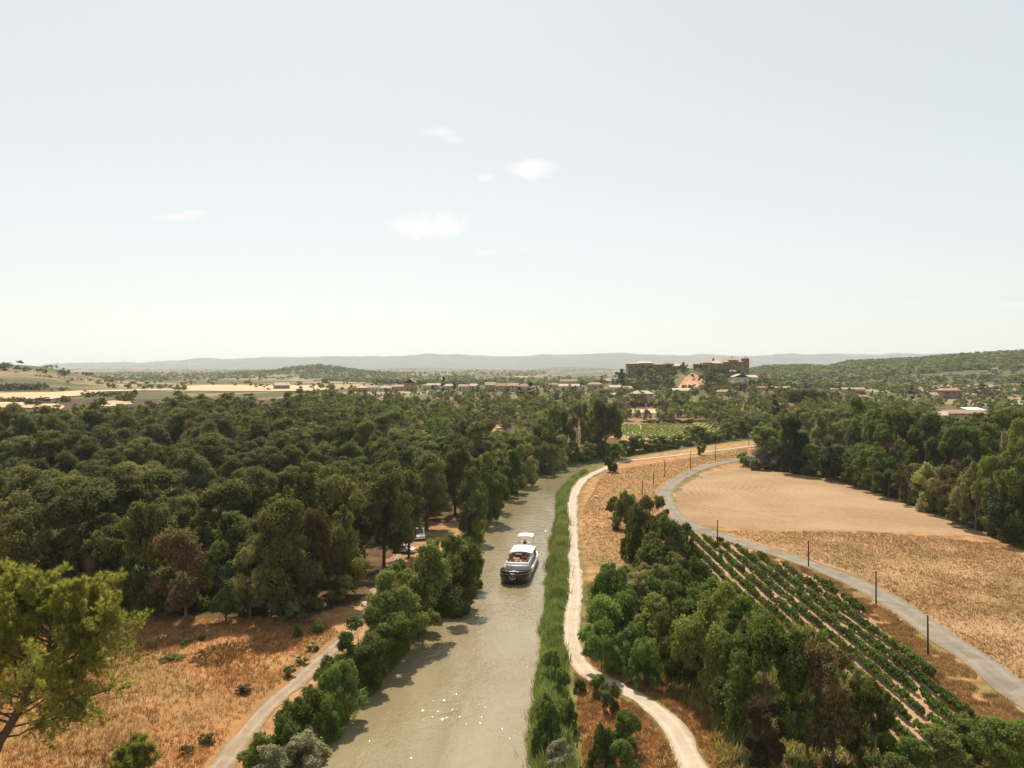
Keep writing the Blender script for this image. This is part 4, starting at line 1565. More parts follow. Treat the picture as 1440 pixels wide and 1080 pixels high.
if rest:
    Vs, ts, hs = [], [], []
    for (i, x, y) in rest:
        V = VP[rnd.randrange(3)][1]
        Vs.append(V * rnd.uniform(.9, 1.2) + np.array([x, y, 0]))
        ts.append(rgv.uniform(0, 1, len(V) // 4).repeat(4))
        hs.append(np.full(len(V), rnd.random()))
    V = np.vstack(Vs)
    me = np_mesh("vine_rows", V, [np.arange(len(V)).reshape(-1, 4)], M['mass_vine'], {"tint": np.concatenate(ts), "hue": np.concatenate(hs)})
    tag(link(me, "vine_rows"), "rest of the vines, at the far and shaded side of the plot", "vines", kind="stuff")

# the far vineyard below the castle
fv = np.array([ground_at(a, b, 200)[:2] for a, b in [(862, 612), (866, 599), (1012, 598), (1022, 603), (985, 615), (900, 619)]])
sheet("far_vineyard_soil", fv, M['farfield'], .10, 5, .8)
Vs, ts, hs = [], [], []
lo, hi = fv.min(0), fv.max(0)
x = lo[0]
while x < hi[0]:
    y = lo[1]
    while y < hi[1]:
        xx = x + (y - lo[1]) * .42 - 20
        if inside(np.array([[xx, y]]), fv)[0] and rnd.random() < .94:
            V = VP[rnd.randrange(3)][1][:400]
            z = float(hgt(xx, y))
            Vs.append(V * np.array([1.2, 1.3, 1.15]) + np.array([xx, y, z + .05]))
            ts.append(rgv.uniform(0, 1, len(V) // 4).repeat(4))
            hs.append(np.full(len(V), rnd.random()))
        y += 1.9
    x += 2.7
V = np.vstack(Vs)
tag(link(np_mesh("far_vine_rows", V, [np.arange(len(V)).reshape(-1, 4)], M['mass_acacia'], {"tint": np.concatenate(ts), "hue": np.concatenate(hs)}), "far_vine_rows"),
    "bright green vine rows of the small far vineyard", "vines", kind="stuff")

# ------------------------------------------------------------------ poles along the road
for px, base, top, lab in [(1305, 923, 865, "nearest dark wooden pole, between the vine rows and the road"), (1232, 850, 803, "wooden pole at the road bend, second nearest to the viewer"),
                           (1137, 798, 760, "wooden pole beside the top end of the vine rows"), (1009, 764, 731, "wooden pole by the road where the stubble and ploughed fields meet"),
                           (903, 696, 675, "stubby wooden pole on the dry bank just behind the big bushes"), (919, 681, 663, "slim wooden pole on the dry bank, second from the bushes"),
                           (935, 671, 647, "tall wooden pole on the dry bank left of the curving road"), (971, 661, 634, "wooden pole on the dry bank above the middle of the road curve"),
                           (1006, 648, 624, "thin wooden pole where the road disappears behind the right trees"), (1053, 627, 615, "tiny distant pole at the far right tip of the dry bank")]:
    g = ground_at(px, base)
    h = at_d(px, top, g[1])[2] - g[2]
    r = .10 if g[1] < 160 else .11
    mb = MB()
    lean = rnd.uniform(-.02, .02) * h
    mb.tube([(0, 0, -.3), (lean * .5, 0, h * .5), (lean, 0, h - .06), (lean, 0, h)], [r * 1.15, r, r * .85, r * .55], 8)
    o = mb.build("wooden_pole", M['pole'], None, tuple(g), True)
    tag(o, lab, "pole", "wooden poles along the road")

# ------------------------------------------------------------------ buildings
M['stone'] = plain("honey_stone_wall", (.30, .205, .12), .95, .35, 1.2)
M['stone_dark'] = plain("grey_stone_wall", (.235, .165, .105), .95, .35, .8)
M['render_pink'] = plain("pink_render", (.46, .33, .28), .9, .12, .5)
M['render_white'] = plain("white_render", (.56, .51, .44), .9, .1, .5)
M['render_tan'] = plain("tan_render", (.44, .33, .23), .9, .15, .5)


def tile_mat(name, c):
    t = NT(name)
    p = t.pos()
    n = t.noise(p, 1.1, 5, .7)
    w = t.node("ShaderNodeTexWave", wave_type='BANDS', bands_direction='X')
    t.l.new(p, w.inputs["Vector"])
    w.inputs["Scale"].default_value = 1.2
    col = t.ramp(n, [(.3, tuple(v * .7 for v in c)), (.7, tuple(min(1, v * 1.2) for v in c))])
    t.principled(col, .9, .15, t.bump(w.outputs["Fac"], .5, .1))
    return t.mat


M['tile'] = tile_mat("sunbleached_tiles", (.42, .30, .21))
M['tile_orange'] = tile_mat("orange_tiles", (.38, .235, .15))
M['tile_pale'] = tile_mat("pale_tiles", (.52, .43, .34))
M['metal_roof'] = plain("pale_sheet_roof", (.74, .71, .66), .5, .06, .4)
M['glass'] = plain("dark_window_glass", (.03, .035, .04), .15, .2, 1.0, .5)
M['shutter'] = plain("painted_shutter", (.18, .14, .11), .7, .2, 1.5)


def roof_mb(w, dp, z0, rise, over, hip=0.0, shed=False, th=.22):
    mb = MB()
    X, Y = w / 2 + over, dp / 2 + over
    if shed:
        V = [(-X, -Y, z0), (X, -Y, z0), (X, Y, z0 + rise), (-X, Y, z0 + rise)]
        V += [(a, b, c + th) for a, b, c in V]
        mb.add(V, [(3, 2, 1, 0), (4, 5, 6, 7), (0, 1, 5, 4), (1, 2, 6, 5), (2, 3, 7, 6), (3, 0, 4, 7)])
    else:
        h = min(hip, X * .9)
        V = [(-X, -Y, z0), (X, -Y, z0), (X, Y, z0), (-X, Y, z0), (-X + h, 0, z0 + rise), (X - h, 0, z0 + rise)]
        V += [(a, b, c + th) for a, b, c in V]
        mb.add(V, [(6, 7, 11, 10), (8, 9, 10, 11), (7, 8, 11), (9, 6, 10),
                   (0, 4, 5, 1), (2, 5, 4, 3), (1, 5, 2), (3, 4, 0),
                   (0, 1, 7, 6), (1, 2, 8, 7), (2, 3, 9, 8), (3, 0, 6, 9)])
    return mb


def window(parent, x, y, z, w, h, face, mat=None, name="window"):
    """small opening set proud of the wall; face = outward axis (+-1 along y, or 'x+','x-')"""
    mb = MB()
    t = .06
    if face in (-1, 1):
        mb.box(x - w / 2, x + w / 2, y if face > 0 else y - t, y + t if face > 0 else y, z, z + h)
        mb.box(x - w / 2 - .12, x + w / 2 + .12, y if face > 0 else y - .12, y + .12 if face > 0 else y, z - .14, z - .004, 1)
    else:
        s = 1 if face == 'x+' else -1
        mb.box(min(x, x + s * t), max(x, x + s * t), y - w / 2, y + w / 2, z, z + h)
        mb.box(min(x, x + s * .12), max(x, x + s * .12), y - w / 2 - .12, y + w / 2 + .12, z - .14, z - .004, 1)
    return mb.build(name, [mat or M['glass'], M['render_white']], parent)


def house(px0, px1, ytop, ybase, label, wall, roof, depth=8.0, rise=.32, hip=0.0, rz=0.0, gable_front=False, shed=False, win=3, chim=True, cat="house", name="house", dmin=380, floors=1, over=.35, dist=None):
    pc = (px0 + px1) / 2
    g = ground_at(pc, ybase, dmin) if dist is None else np.append(at_d(pc, ybase, dist)[:2], hgt(*at_d(pc, ybase, dist)[:2]))
    d = g[1]
    w = max(3.0, (px1 - px0) * d / F)
    zt = at_d(pc, ytop, d)[2] - g[2]
    zt = max(2.6, zt)
    rr = zt * rise
    we = zt - rr - .2
    if gable_front:
        w, depth = depth, w
    e = empty(name, (g[0], g[1] + (depth if not gable_front else w) / 2, g[2] - .2), rz + (math.pi / 2 if gable_front else 0), label, cat, None)
    we += .2
    mb = MB()
    X, Y = w / 2, depth / 2
    if shed:
        mb.add([(-X, -Y, -1), (X, -Y, -1), (X, Y, -1), (-X, Y, -1), (-X, -Y, we), (X, -Y, we), (X, Y, we + rr * .97), (-X, Y, we + rr * .97)],
               [(3, 2, 1, 0), (4, 5, 6, 7), (0, 1, 5, 4), (1, 2, 6, 5), (2, 3, 7, 6), (3, 0, 4, 7)])
    elif hip > 0:
        mb.box(-X, X, -Y, Y, -1, we)
    else:
        g_ = we + rr * Y / (Y + over)
        mb.add([(-X, -Y, -1), (X, -Y, -1), (X, Y, -1), (-X, Y, -1), (-X, -Y, we), (X, -Y, we), (X, Y, we), (-X, Y, we), (-X, 0, g_), (X, 0, g_)],
               [(3, 2, 1, 0), (0, 1, 5, 4), (2, 3, 7, 6), (1, 2, 6, 9, 5), (3, 0, 4, 8, 7), (4, 5, 9, 8), (6, 7, 8, 9)])
    mb.build("wall", wall, e)
    ro = roof_mb(w, depth, we - .02, rr, over, hip, shed).build("roof", roof, e)
    if chim:
        c = MB()
        cx = w * .28
        c.box(cx - .35, cx + .35, .3, .95, we + rr * .3, we + rr + .7)
        c.box(cx - .45, cx + .45, .2, 1.05, we + rr + .703, we + rr + .85)
        c.build("chimney", wall, ro)
    for f in range(floors):
        zz = .2 + .9 + f * (we / floors)
        hh = min(1.3, we / floors * .45)
        if gable_front:
            for k in range(win):
                window(e, -X, (-.5 + (k + .5) / win) * depth, zz, min(1.0, depth / win * .4), hh, 'x-')
        else:
            for k in range(win):
                if f == 0 and k == win // 2 and win > 1:
                    dm = MB()
                    dm.box((-.5 + (k + .5) / win) * w - .5, (-.5 + (k + .5) / win) * w + .5, -Y - .06, -Y, .2, .2 + min(2.1, we * .75))
                    dm.build("door", M['shutter'], e)
                else:
                    window(e, (-.5 + (k + .5) / win) * w, -Y, zz, min(1.1, w / win * .4), hh, -1)
    return e


S, SD, PK, WH, TN = M['stone'], M['stone_dark'], M['render_pink'], M['render_white'], M['render_tan']
T, TO, TP, MR = M['tile'], M['tile_orange'], M['tile_pale'], M['metal_roof']
HOUSES = [
    (384, 404, 538, 547.5, "lone grey stone barn standing in the pale field behind the left wood", SD, M['tile_pale'], dict(depth=9, rise=.4, win=1, chim=False, cat="barn", name="barn", rz=.5)),
    (241, 254, 541, 547.5, "low stone hut with rounded roof at the edge of the pale field", SD, M['tile_pale'], dict(depth=6, rise=.5, win=1, chim=False, cat="hut", name="hut", hip=2.5)),
    (253.5, 258.5, 535.5, 547, "narrow stone tower beside the low hut in the pale field", SD, TO, dict(depth=4, rise=.15, win=1, chim=False, cat="tower", name="stone_tower", hip=1.2)),
    (454, 468, 546, 552, "pale shed half hidden by dark bushes left of the village", TN, MR, dict(win=2, chim=False)),
    (503, 516, 543, 550, "leftmost low house of the village with sand coloured roof", TN, TP, dict(hip=2)),
    (517, 532, 542, 550.5, "second low house of the village from the left with cream roof", WH, T, dict()),
    (533, 549, 542.5, 551, "wide cream roofed house left of the brown stone house", WH, TP, dict(hip=2.5)),
    (550, 567, 541, 549.5, "sand roofed house touching the brown stone house", TN, T, dict()),
    (569, 584, 533, 550, "tall brown stone house with gable end in the village centre", S, TO, dict(depth=10, rise=.28, gable_front=True, win=2, floors=2)),
    (600, 619, 539, 548, "pale roofed house left of the slim cypress spire", WH, TP, dict()),
    (625, 636, 540, 548, "small cream house between the two central cypresses", WH, TP, dict(win=2)),
    (645, 658, 540.5, 549.5, "cream house right of the short central cypress", TN, T, dict()),
    (659, 673, 539.5, 549, "pale tiled house between cream house and orange houses", WH, TP, dict(hip=2)),
    (682, 697, 537.5, 550, "left one of the joined orange tiled houses", TN, T, dict(floors=2)),
    (698, 711, 539, 550, "right one of the joined orange tiled houses", PK, TO, dict()),
    (683, 690, 552, 560, "little pinkish outbuilding below the orange tiled houses", PK, T, dict(win=1, chim=False, depth=5)),
    (713, 729, 538.5, 551, "tan house with wide gable and pale tiles behind small cypress", TN, T, dict(floors=2)),
    (730, 744, 539.5, 552, "tan house at the right end of the central group", TN, TO, dict(hip=2.5)),
    (772, 784, 538.5, 546, "small house with pinkish roof left of the stacked roofs", PK, TO, dict(win=2)),
    (788, 812, 533.5, 542, "long upper roof of the stacked pair left of the castle hill", TN, TO, dict(depth=10)),
    (786, 815, 540, 549.5, "long lower pale roof of the stacked pair", WH, TP, dict(depth=9)),
    (827, 848, 537.5, 547, "house with hipped sandy roof below the first hill trees", TN, T, dict(hip=4)),
    (857, 874, 541.5, 551, "white house with pale roof at the foot of the hill", WH, TP, dict()),
    (875, 889, 543, 552, "pink roofed house next to white house at foot of the hill", PK, T, dict()),
    (858, 865, 553, 559, "tiny cream outbuilding below the white house", WH, TP, dict(win=1, chim=False, depth=5)),
    (890, 919, 549.5, 563, "large pink house with pale hipped roof in front of the hill", PK, TP, dict(hip=3.5, floors=2, win=4, depth=10)),
    (947, 977, 546, 556, "wide house with cream roof directly below the orange slope", TN, TP, dict(depth=10, win=5)),
    (1010, 1040, 548, 557, "house with red tiled roof below the castle", TN, TO, dict(depth=10, hip=3)),
    (1064, 1088, 543, 549, "long low house with orange roof right of the castle hill", TN, TO, dict(win=4)),
    (1089, 1112, 543.5, 549, "second long low house right of the castle hill, farther right", TN, T, dict(win=4)),
    (1076, 1097, 566, 573, "low house with cream roof behind the paired cypresses", WH, TP, dict(dmin=300)),
    (1170, 1184, 551, 557, "small pale house left of long grey roof on the right", WH, T, dict(win=2)),
    (1185, 1217, 545, 553, "long grey roofed farmhouse in trees right of flat topped pines", TN, T, dict(win=4)),
    (1198, 1222, 556, 561, "low orange roof peeking over the right wood", TN, TO, dict(win=3, dmin=300)),
    (1324, 1352, 546, 561, "two storey stone farmhouse with orange roof on the right", SD, TO, dict(floors=2, win=4, depth=11, rise=.2, hip=4)),
    (1310, 1320, 552, 562, "small white annexe left of the stone farmhouse", WH, T, dict(win=1)),
    (1376, 1393, 547.5, 554, "pinkish house behind dark cypresses on the far right", PK, T, dict()),
    (1316, 1336, 579, 590, "left wing of the long farm with cream roof, turned sideways", WH, TP, dict(depth=9, rise=.45, chim=False, rz=-.35, dmin=300)),
    (1330, 1388, 577, 586, "long low farm building with orange tile roof on the right", TN, TO, dict(depth=12, rise=.5, win=6, chim=False, dmin=300)),
    (1364, 1388, 574.5, 580, "shed with bright white roof behind the long farm building", WH, MR, dict(depth=10, rise=.5, chim=False, shed=True, dmin=300)),
    (1412, 1443, 565.5, 572, "long hall with pale roof at the extreme right edge", WH, MR, dict(depth=12, rise=.5, chim=False, dmin=300)),
    (1395, 1404, 517, 521, "tiny pale house alone on the wooded ridge, right", WH, T, dict(win=1, chim=False, dmin=900)),
]
for (a, b, yt, yb, lab, wl_, rf, kw) in HOUSES:
    house(a, b, yt, yb, lab, wl_, rf, **kw)

# ---- castle and hill buildings, all near 700 m
DC = 700.0
SC = DC / F


def cx_(px):
    return (px - CX) * SC


def cz_(py):
    return CAM_H + (HZ - py) * SC


castle = empty("castle", (cx_(1016), DC, 0), 0, "fortified castle with tiled roofs and corner tower on the hilltop", "castle")


def cblock(px0, px1, py_top, py_bot, y0, y1, rise, wall, roof, parent, ox, hip=3.0, over=.5, name="wall", rname="roof"):
    mb = MB()
    mb.box(cx_(px0) - ox, cx_(px1) - ox, y0, y1, cz_(py_bot), cz_(py_top))
    w = mb.build(name, wall, parent)
    if roof:
        r = roof_mb((px1 - px0) * SC, y1 - y0, 0, rise, over, hip, False, .3).build(rname, roof, parent)
        r.location = (cx_((px0 + px1) / 2) - ox, (y0 + y1) / 2, cz_(py_top) - .02)
    return w


ox = cx_(1016)
cblock(982, 991, 512.2, 545, 0, 12, 1.6, SD, T, castle, ox, 3)
cblock(989, 1001, 510.4, 545, -4, 10, 2.2, S, T, castle, ox, 3)
cblock(1000, 1014, 511.2, 546, -6, 12, 3.0, S, TP, castle, ox, 4)
cblock(1013, 1026, 509.6, 546, -3.5, 14, 3.6, SD, T, castle, ox, 4)
cblock(1024, 1036, 506.8, 546, -4.5, 13, 2.6, SD, TO, castle, ox, 3)
cblock(1035, 1045, 509.2, 546, -1.5, 11, 2.2, S, T, castle, ox, 3)


def round_tower(parent, px, rpx, py_top, py_bot, y, cone, wall, roof, name="tower"):
    mb = MB()
    r = rpx * SC
    x = cx_(px) - ox
    mb.tube([(x, y, cz_(py_bot)), (x, y, cz_(py_top) - .6), (x, y, cz_(py_top))], [r * 1.04, r, r], 20)
    t = mb.build(name, wall, parent, None, False)
    c = MB()
    c.tube([(x, y, cz_(py_top) + .003), (x, y, cz_(py_top) + .25), (x, y, cz_(py_top) + cone)], [r * 1.12, r * 1.12, .08], 20)
    c.build("roof", roof, t)
    for k in range(3):
        w = MB()
        zz = cz_(py_top) - 3 - k * 4.5
        w.box(x - .5, x + .5, y - r * 1.02 - .1, y - r * .9, zz, zz + 1.4)
        w.build("window", M['glass'], t)
    return t


round_tower(castle, 1048.6, 5.6, 504.4, 545, 2, 2.6, SD, T)
round_tower(castle, 1026, 5.6, 522.3, 548, -9.5, 2.2, S, TP)
sp = MB()
sp.box(cx_(1004) - ox - .9, cx_(1004) - ox + .9, 1.5, 3.5, cz_(510), cz_(505.2))
sp.tube([(cx_(1004) - ox, 2.5, cz_(505.2) + .004), (cx_(1004) - ox, 2.5, cz_(502))], [1.0, .1], 6)
sp.build("bell_turret", SD, castle)
for (px, py, yw) in [(1004, 516, -6), (1010, 515, -6), (1005, 522, -6), (993, 515, -4), (997, 520, -4), (1019, 515, -3.5), (1022, 520, -3.5), (1028, 512, -4.5), (1032, 513, -4.5), (1030, 519, -4.5), (1040, 515, -1.5)]:
    window(castle, cx_(px) - ox, yw, cz_(py), 1.1, 1.7, -1)
ch_ = MB()
ch_.box(cx_(1031) - ox - .6, cx_(1031) - ox + .6, 4, 5.2, cz_(506), cz_(501.4))
ch_.build("chimney", SD, castle)

man = empty("stone_building", (cx_(920), DC - 8, 0), 0, "long low stone building with flat tiled roofs on the left of the hilltop", "building")
ox2 = cx_(920)
cblock(880.5, 897, 512.0, 540, -3, 11, 1.5, SD, T, man, ox2, 3)
cblock(895.5, 917, 511.0, 540, -1, 13, 2.0, S, TP, man, ox2, 4)
cblock(915.5, 931, 512.8, 540, -4, 10, 1.4, SD, T, man, ox2, 2)
cblock(929.5, 944, 511.8, 540, -2, 12, 1.8, S, TO, man, ox2, 3)
cblock(942.5, 960, 515.0, 540, -4.5, 9, 1.6, S, TP, man, ox2, 3)
for px, yw in ((885, -3), (892, -3), (902, -1), (911, -1), (922, -4), (936, -2), (950, -4.5)):
    window(man, cx_(px) - ox2, yw, cz_(517.5), 1.1, 1.5, -1)

house(1032.5, 1052.5, 526, 545, "white gabled house on the slope below the castle tower", WH, TP, depth=12, rise=.2, gable_front=True, win=2, floors=2, chim=False, dmin=450)
house(1052.8, 1066, 527.5, 540, "small white annexe with lean roof right of the gabled house", WH, TP, depth=7, rise=.25, shed=True, win=1, chim=False, dmin=450)
tw = MB()
gw = ground_at(1008, 546, 400)
tw.box(gw[0] - 15, gw[0] + 15, gw[1] - .5, gw[1] + .5, gw[2] - 3, gw[2] + 2.2)
tw.box(gw[0] - 15.2, gw[0] + 15.2, gw[1] - .65, gw[1] + .65, gw[2] + 2.203, gw[2] + 2.45)
tag(tw.build("terrace_wall", S), "pale stone terrace wall below the castle", "wall")
es = np.array([ground_at(a, b, 400, 900)[:2] for a, b in [(950, 549), (956, 540), (964, 531), (971, 525), (976, 525), (982, 530), (991, 537), (990, 545), (978, 549)]])
sheet("earth_slope", es, M['earth'], .25, 3, .6)
# ruin on the knoll
for px, top, w_, lab in [(449.5, 511.0, 6, "square ruined keep on the hazy wooded knoll"), (440, 513.5, 5, "lower broken tower left of the keep on the knoll")]:
    d = 2480.0
    mb = MB()
    x = (px - CX) / F * d
    r = w_ * d / F / 2
    zt = at_d(px, top, d)[2]
    mb.box(x - r, x + r, d - r, d + r, 15, zt - 2.5)
    for i in (-1, 1):
        for j in (-1, 1):
            mb.box(x + i * r * .6 - r * .3, x + i * r * .6 + r * .3, d + j * r * .6 - r * .3, d + j * r * .6 + r * .3, zt - 2.497, zt - rnd.uniform(0, 1.2))
    tag(mb.build("ruined_tower", SD), lab, "tower")

# ------------------------------------------------------------------ wind turbines
M['turbine'] = plain("white_turbine_paint", (.78, .78, .78), .4, .03, .2)
for i, (px, hub, rot, lab) in enumerate([(81, 511, .35, "leftmost hazy wind turbine above the left hillside"), (127, 511.5, 1.0, "second hazy wind turbine from the left"),
                                         (174, 509.5, .45, "middle one of the five hazy wind turbines"), (218, 509.5, .9, "fourth hazy wind turbine, before the low hill crest"),
                                         (263, 508, .2, "rightmost hazy wind turbine, nearest the wooded knoll")]):
    d = 5200.0
    g = np.array([(px - CX) / F * d, d, 0.0])
    g[2] = float(hgt(g[0], g[1]))
    hz = at_d(px, hub, d)[2] - g[2]
    e = empty("wind_turbine", g, 0, lab, "wind turbine", "wind turbines on the plain")
    m_ = MB()
    m_.tube([(0, 0, -1), (0, 0, hz - 1.2)], [2.3, 1.3], 12)
    m_.build("tower", M['turbine'], e, smooth_sh=True)
    m_ = MB()
    m_.box(-1.6, 1.6, -2.4, 6, hz - 1.2, hz + 2)
    m_.build("nacelle", M['turbine'], e)
    m_ = MB()
    m_.tube([(0, -2.5, hz + .4), (0, -4, hz + .4), (0, -5, hz + .4)], [1.6, 1.4, .3], 10)
    m_.build("hub", M['turbine'], e)
    for k in range(3):
        a = rot + k * 2 * math.pi / 3
        ux, uz = math.sin(a), math.cos(a)
        m_ = MB()
        rings = []
        for t, c, th in [(0, 1.1, 1.0), (.12, 1.9, .8), (.5, 1.3, .45), (.97, .5, .15)]:
            q = Vector((ux * (1.0 + 44 * t), -3.6, hz + .4 + uz * (1.0 + 44 * t)))
            n1 = Vector((uz, 0, -ux))
            n2 = Vector((0, 1, 0))
            rings.append([q + n1 * c, q + n2 * th, q - n1 * c, q - n2 * th])
        m_.loft(rings)
        m_.build("blade", M['turbine'], e)
# ------------------------------------------------------------------ the barge
M['hull'] = plain("black_hull_paint", (.022, .015, .013), .35, .25, 1.5, .5)
M['boat_white'] = plain("white_boat_paint", (.80, .78, .74), .4, .05, 1.0, .4)
M['boat_cream'] = plain("canvas_white", (.82, .80, .77), .8, .04, 2.0)
M['teak'] = plain("brown_deck_wood", (.27, .135, .075), .7, .3, 3)
M['foredeck'] = plain("dark_foredeck_paint", (.045, .03, .025), .7, .3, 2)
M['wicker'] = plain("brown_wicker", (.20, .085, .05), .8, .35, 9)
M['dark_wood'] = plain("dark_varnished_wood", (.085, .045, .025), .5, .3, 4)
M['grey_metal'] = plain("galvanised_metal", (.42, .42, .41), .4, .15, 4, .5, .6)
M['tinted'] = plain("tinted_glass", (.05, .05, .055), .1, .1, 2, .6)
M['skin'] = plain("skin", (.45, .27, .19), .6, .06, 6)
M['shirt'] = plain("brown_shirt", (.20, .13, .09), .85, .2, 8)
M['trousers'] = plain("dark_trousers", (.05, .05, .06), .85, .2, 8)
M['hair'] = plain("dark_hair", (.03, .022, .016), .7, .3, 12)

bow = at(720.5, 824, WATER_Z)
stern = at(741.5, 783, WATER_Z)
hd = bow - stern
ang = math.atan2(-hd[0], hd[1])
LB_ = float(np.hypot(hd[0], hd[1]))
mid = (bow + stern) / 2
barge = empty("barge", (mid[0], mid[1], WATER_Z), ang, "black and white canal barge cruising towards the viewer, with white canopy and brown sun deck", "boat")
hl = LB_ / 2


def hwid(t):      # t 0 stern .. 1 bow
    return float(np.interp(t, [0, .02, .06, .14, .3, .72, .86, .92, .96, .985, 1.0], [.9, 1.45, 1.9, 2.2, 2.3, 2.34, 2.32, 2.18, 1.78, 1.2, .45]))


def sheer(t):
    return float(np.interp(t, [0, .12, .3, .66, .76, .88, 1], [1.35, 1.15, 1.05, 1.15, 1.65, 1.95, 2.15]))


TT = [0, .02, .06, .14, .3, .45, .6, .72, .76, .80, .84, .87, .90, .925, .95, .965, .98, .99, 1.0]
mb = MB()
rings = []
for t in TT:
    y = -hl + t * 2 * hl
    w, s = hwid(t), sheer(t)
    f = np.interp(t, [.8, 1.0], [0, .45])
    r_ = np.interp(t, [0, .12], [.35, 0])
    k = 1 - f * .35 - r_ * .5
    yb = -f * .75
    rings.append([(w, y, s), (w * 1.015, y, s * .62), (w * k, y + yb, 0), (w * k * .72, y + yb * 1.3, -.55), (-w * k * .72, y + yb * 1.3, -.55), (-w * k, y + yb, 0),
                  (-w * 1.015, y, s * .62), (-w, y, s), (-w + .14 * min(1, w), y - .10 * f, s), (-w + .14 * min(1, w), y - .10 * f, s - .45),
                  (w - .14 * min(1, w), y - .10 * f, s - .45), (w - .14 * min(1, w), y - .10 * f, s)])
mb.loft(rings, cap=True)
mb.build("hull", M['hull'], barge)
# white side band on the after two thirds, proud of the plating
for sgn in (-1, 1):
    mb = MB()
    rr_ = []
    for t in [.03, .06, .14, .3, .45, .6, .66, .70, .73]:
        y = -hl + t * 2 * hl
        w, s = hwid(t), sheer(t)
        a, b = w * 1.013 + .012, w + .03
        rr_.append([(sgn * a, y, s * .60), (sgn * b, y, s + .04), (sgn * (w - .32), y, s + .04), (sgn * (w - .32), y, s + .01)])
    mb.loft(rr_, cap=True, closed=True)
    mb.build("side_deck", M['boat_white'], barge)
mb = MB()
for sgn in (-1, 1):
    pts, rads = [], []
    for t in TT[1:]:
        pts.append((sgn * (hwid(t) * 1.0 + .03), -hl + t * 2 * hl + (.03 if t == 1 else 0), sheer(t) * .80))
    mb.tube(pts, .05, 6)
mb.build("rubbing_strake", M['grey_metal'], barge)
# anchor hanging on the stem
mb = MB()
ya = hl * 1.0 + .06
mb.tube([(0, ya - .02, 2.0), (0, ya + .02, 1.15)], .06, 6)
mb.tube([(.42 * math.cos(a), ya - .10 + .12 * math.sin(-a), 1.42 + .42 * math.sin(a)) for a in np.linspace(math.pi * .98, math.pi * 2.02, 11)], [.05, .08, .09, .09, .09, .10, .09, .09, .09, .08, .05], 6)
mb.tube([(-.18, ya - .02, 1.85), (.18, ya - .02, 1.85)], .045, 6)
mb.build("anchor", M['grey_metal'], barge)


def deck_plan(name, t0, t1, z, inset, mat, n=12, th=.08, parent=barge):
    mb = MB()
    L, Rr_ = [], []
    for t in np.linspace(t0, t1, n):
        y = -hl + t * 2 * hl
        w = max(.05, hwid(t) - inset)
        L.append((w, y))
        Rr_.append((-w, y))
    ring = L + Rr_[::-1]
    mb.loft([[(x, y, z - th) for x, y in ring], [(x, y, z) for x, y in ring]], cap=True)
    return mb.build(name, mat, parent)


deck_plan("foredeck", .72, .985, 1.27, .17, M['foredeck'])
# winch on the foredeck
mb = MB()
yw = -hl + .9 * 2 * hl
mb.box(-.5, .5, yw - .2, yw + .2, 1.273, 1.45)
mb.tube([(-.75, yw, 1.62), (.75, yw, 1.62)], [.14, .14], 10)
mb.tube([(-.3, yw, 1.62), (.3, yw, 1.62)], [.24, .24], 10)
mb.build("anchor_winch", M['hull'], barge)
for sgn in (-1, 1):
    mb = MB()
    yb_ = -hl + .86 * 2 * hl
    mb.tube([(sgn * 1.65, yb_, 1.273), (sgn * 1.65, yb_, 1.85)], [.09, .09], 8)
    mb.tube([(sgn * 1.65, yb_ + .4, 1.273), (sgn * 1.65, yb_ + .4, 1.85)], [.09, .09], 8)
    mb.tube([(sgn * 1.65, yb_ - .12, 1.7), (sgn * 1.65, yb_ + .52, 1.7)], [.05, .05], 6)
    mb.build("bollard", M['hull'], barge)


def Y(t):
    return -hl + t * 2 * hl


# forward cabin: white sides, rounded white front, brown sun deck on its roof
ZS = 1.95
mb = MB()
ring = []
for x in np.linspace(-1, 1, 9):
    ring.append((x * 1.86, Y(.735) + .35 * (1 - x * x)))
ring = [(-1.86, Y(.46))] + ring + [(1.86, Y(.46))]
ring = ring[::-1]
mb.loft([[(x, y, .6) for x, y in ring], [(x, y, ZS) for x, y in ring]])
mb.build("fore_cabin", M['boat_white'], barge)
mb = MB()
mb.box(-1.72, 1.72, Y(.465), Y(.70), ZS + .004, ZS + .06)
mb.build("sun_deck", M['teak'], barge)
mb = MB()      # white front shelf and coaming
mb.box(-1.84, 1.84, Y(.7025), Y(.722), ZS + .004, ZS + .34)
for sgn in (-1, 1):
    mb.box(min(sgn * 1.74, sgn * 1.84), max(sgn * 1.74, sgn * 1.84), Y(.465), Y(.702), ZS + .004, ZS + .34)
mb.build("coaming", M['boat_white'], barge)
mb = MB()
for sgn in (-1, 1):
    for t in (.47, .56, .64, .70):
        mb.tube([(sgn * 1.79, Y(t), ZS + .345), (sgn * 1.79, Y(t), ZS + .95)], .022, 6)
    mb.tube([(sgn * 1.79, Y(.468), ZS + .95), (sgn * 1.79, Y(.70), ZS + .95)], .025, 6)
mb.build("railing", M['grey_metal'], barge)
for sgn in (-1, 1):
    for t in (.50, .56, .62, .68):
        mb = MB()
        x = sgn * 1.863
        mb.box(min(x, x + sgn * .03), max(x, x + sgn * .03), Y(t) - .32, Y(t) + .32, 1.3, 1.68)
        mb.build("porthole", M['tinted'], barge)
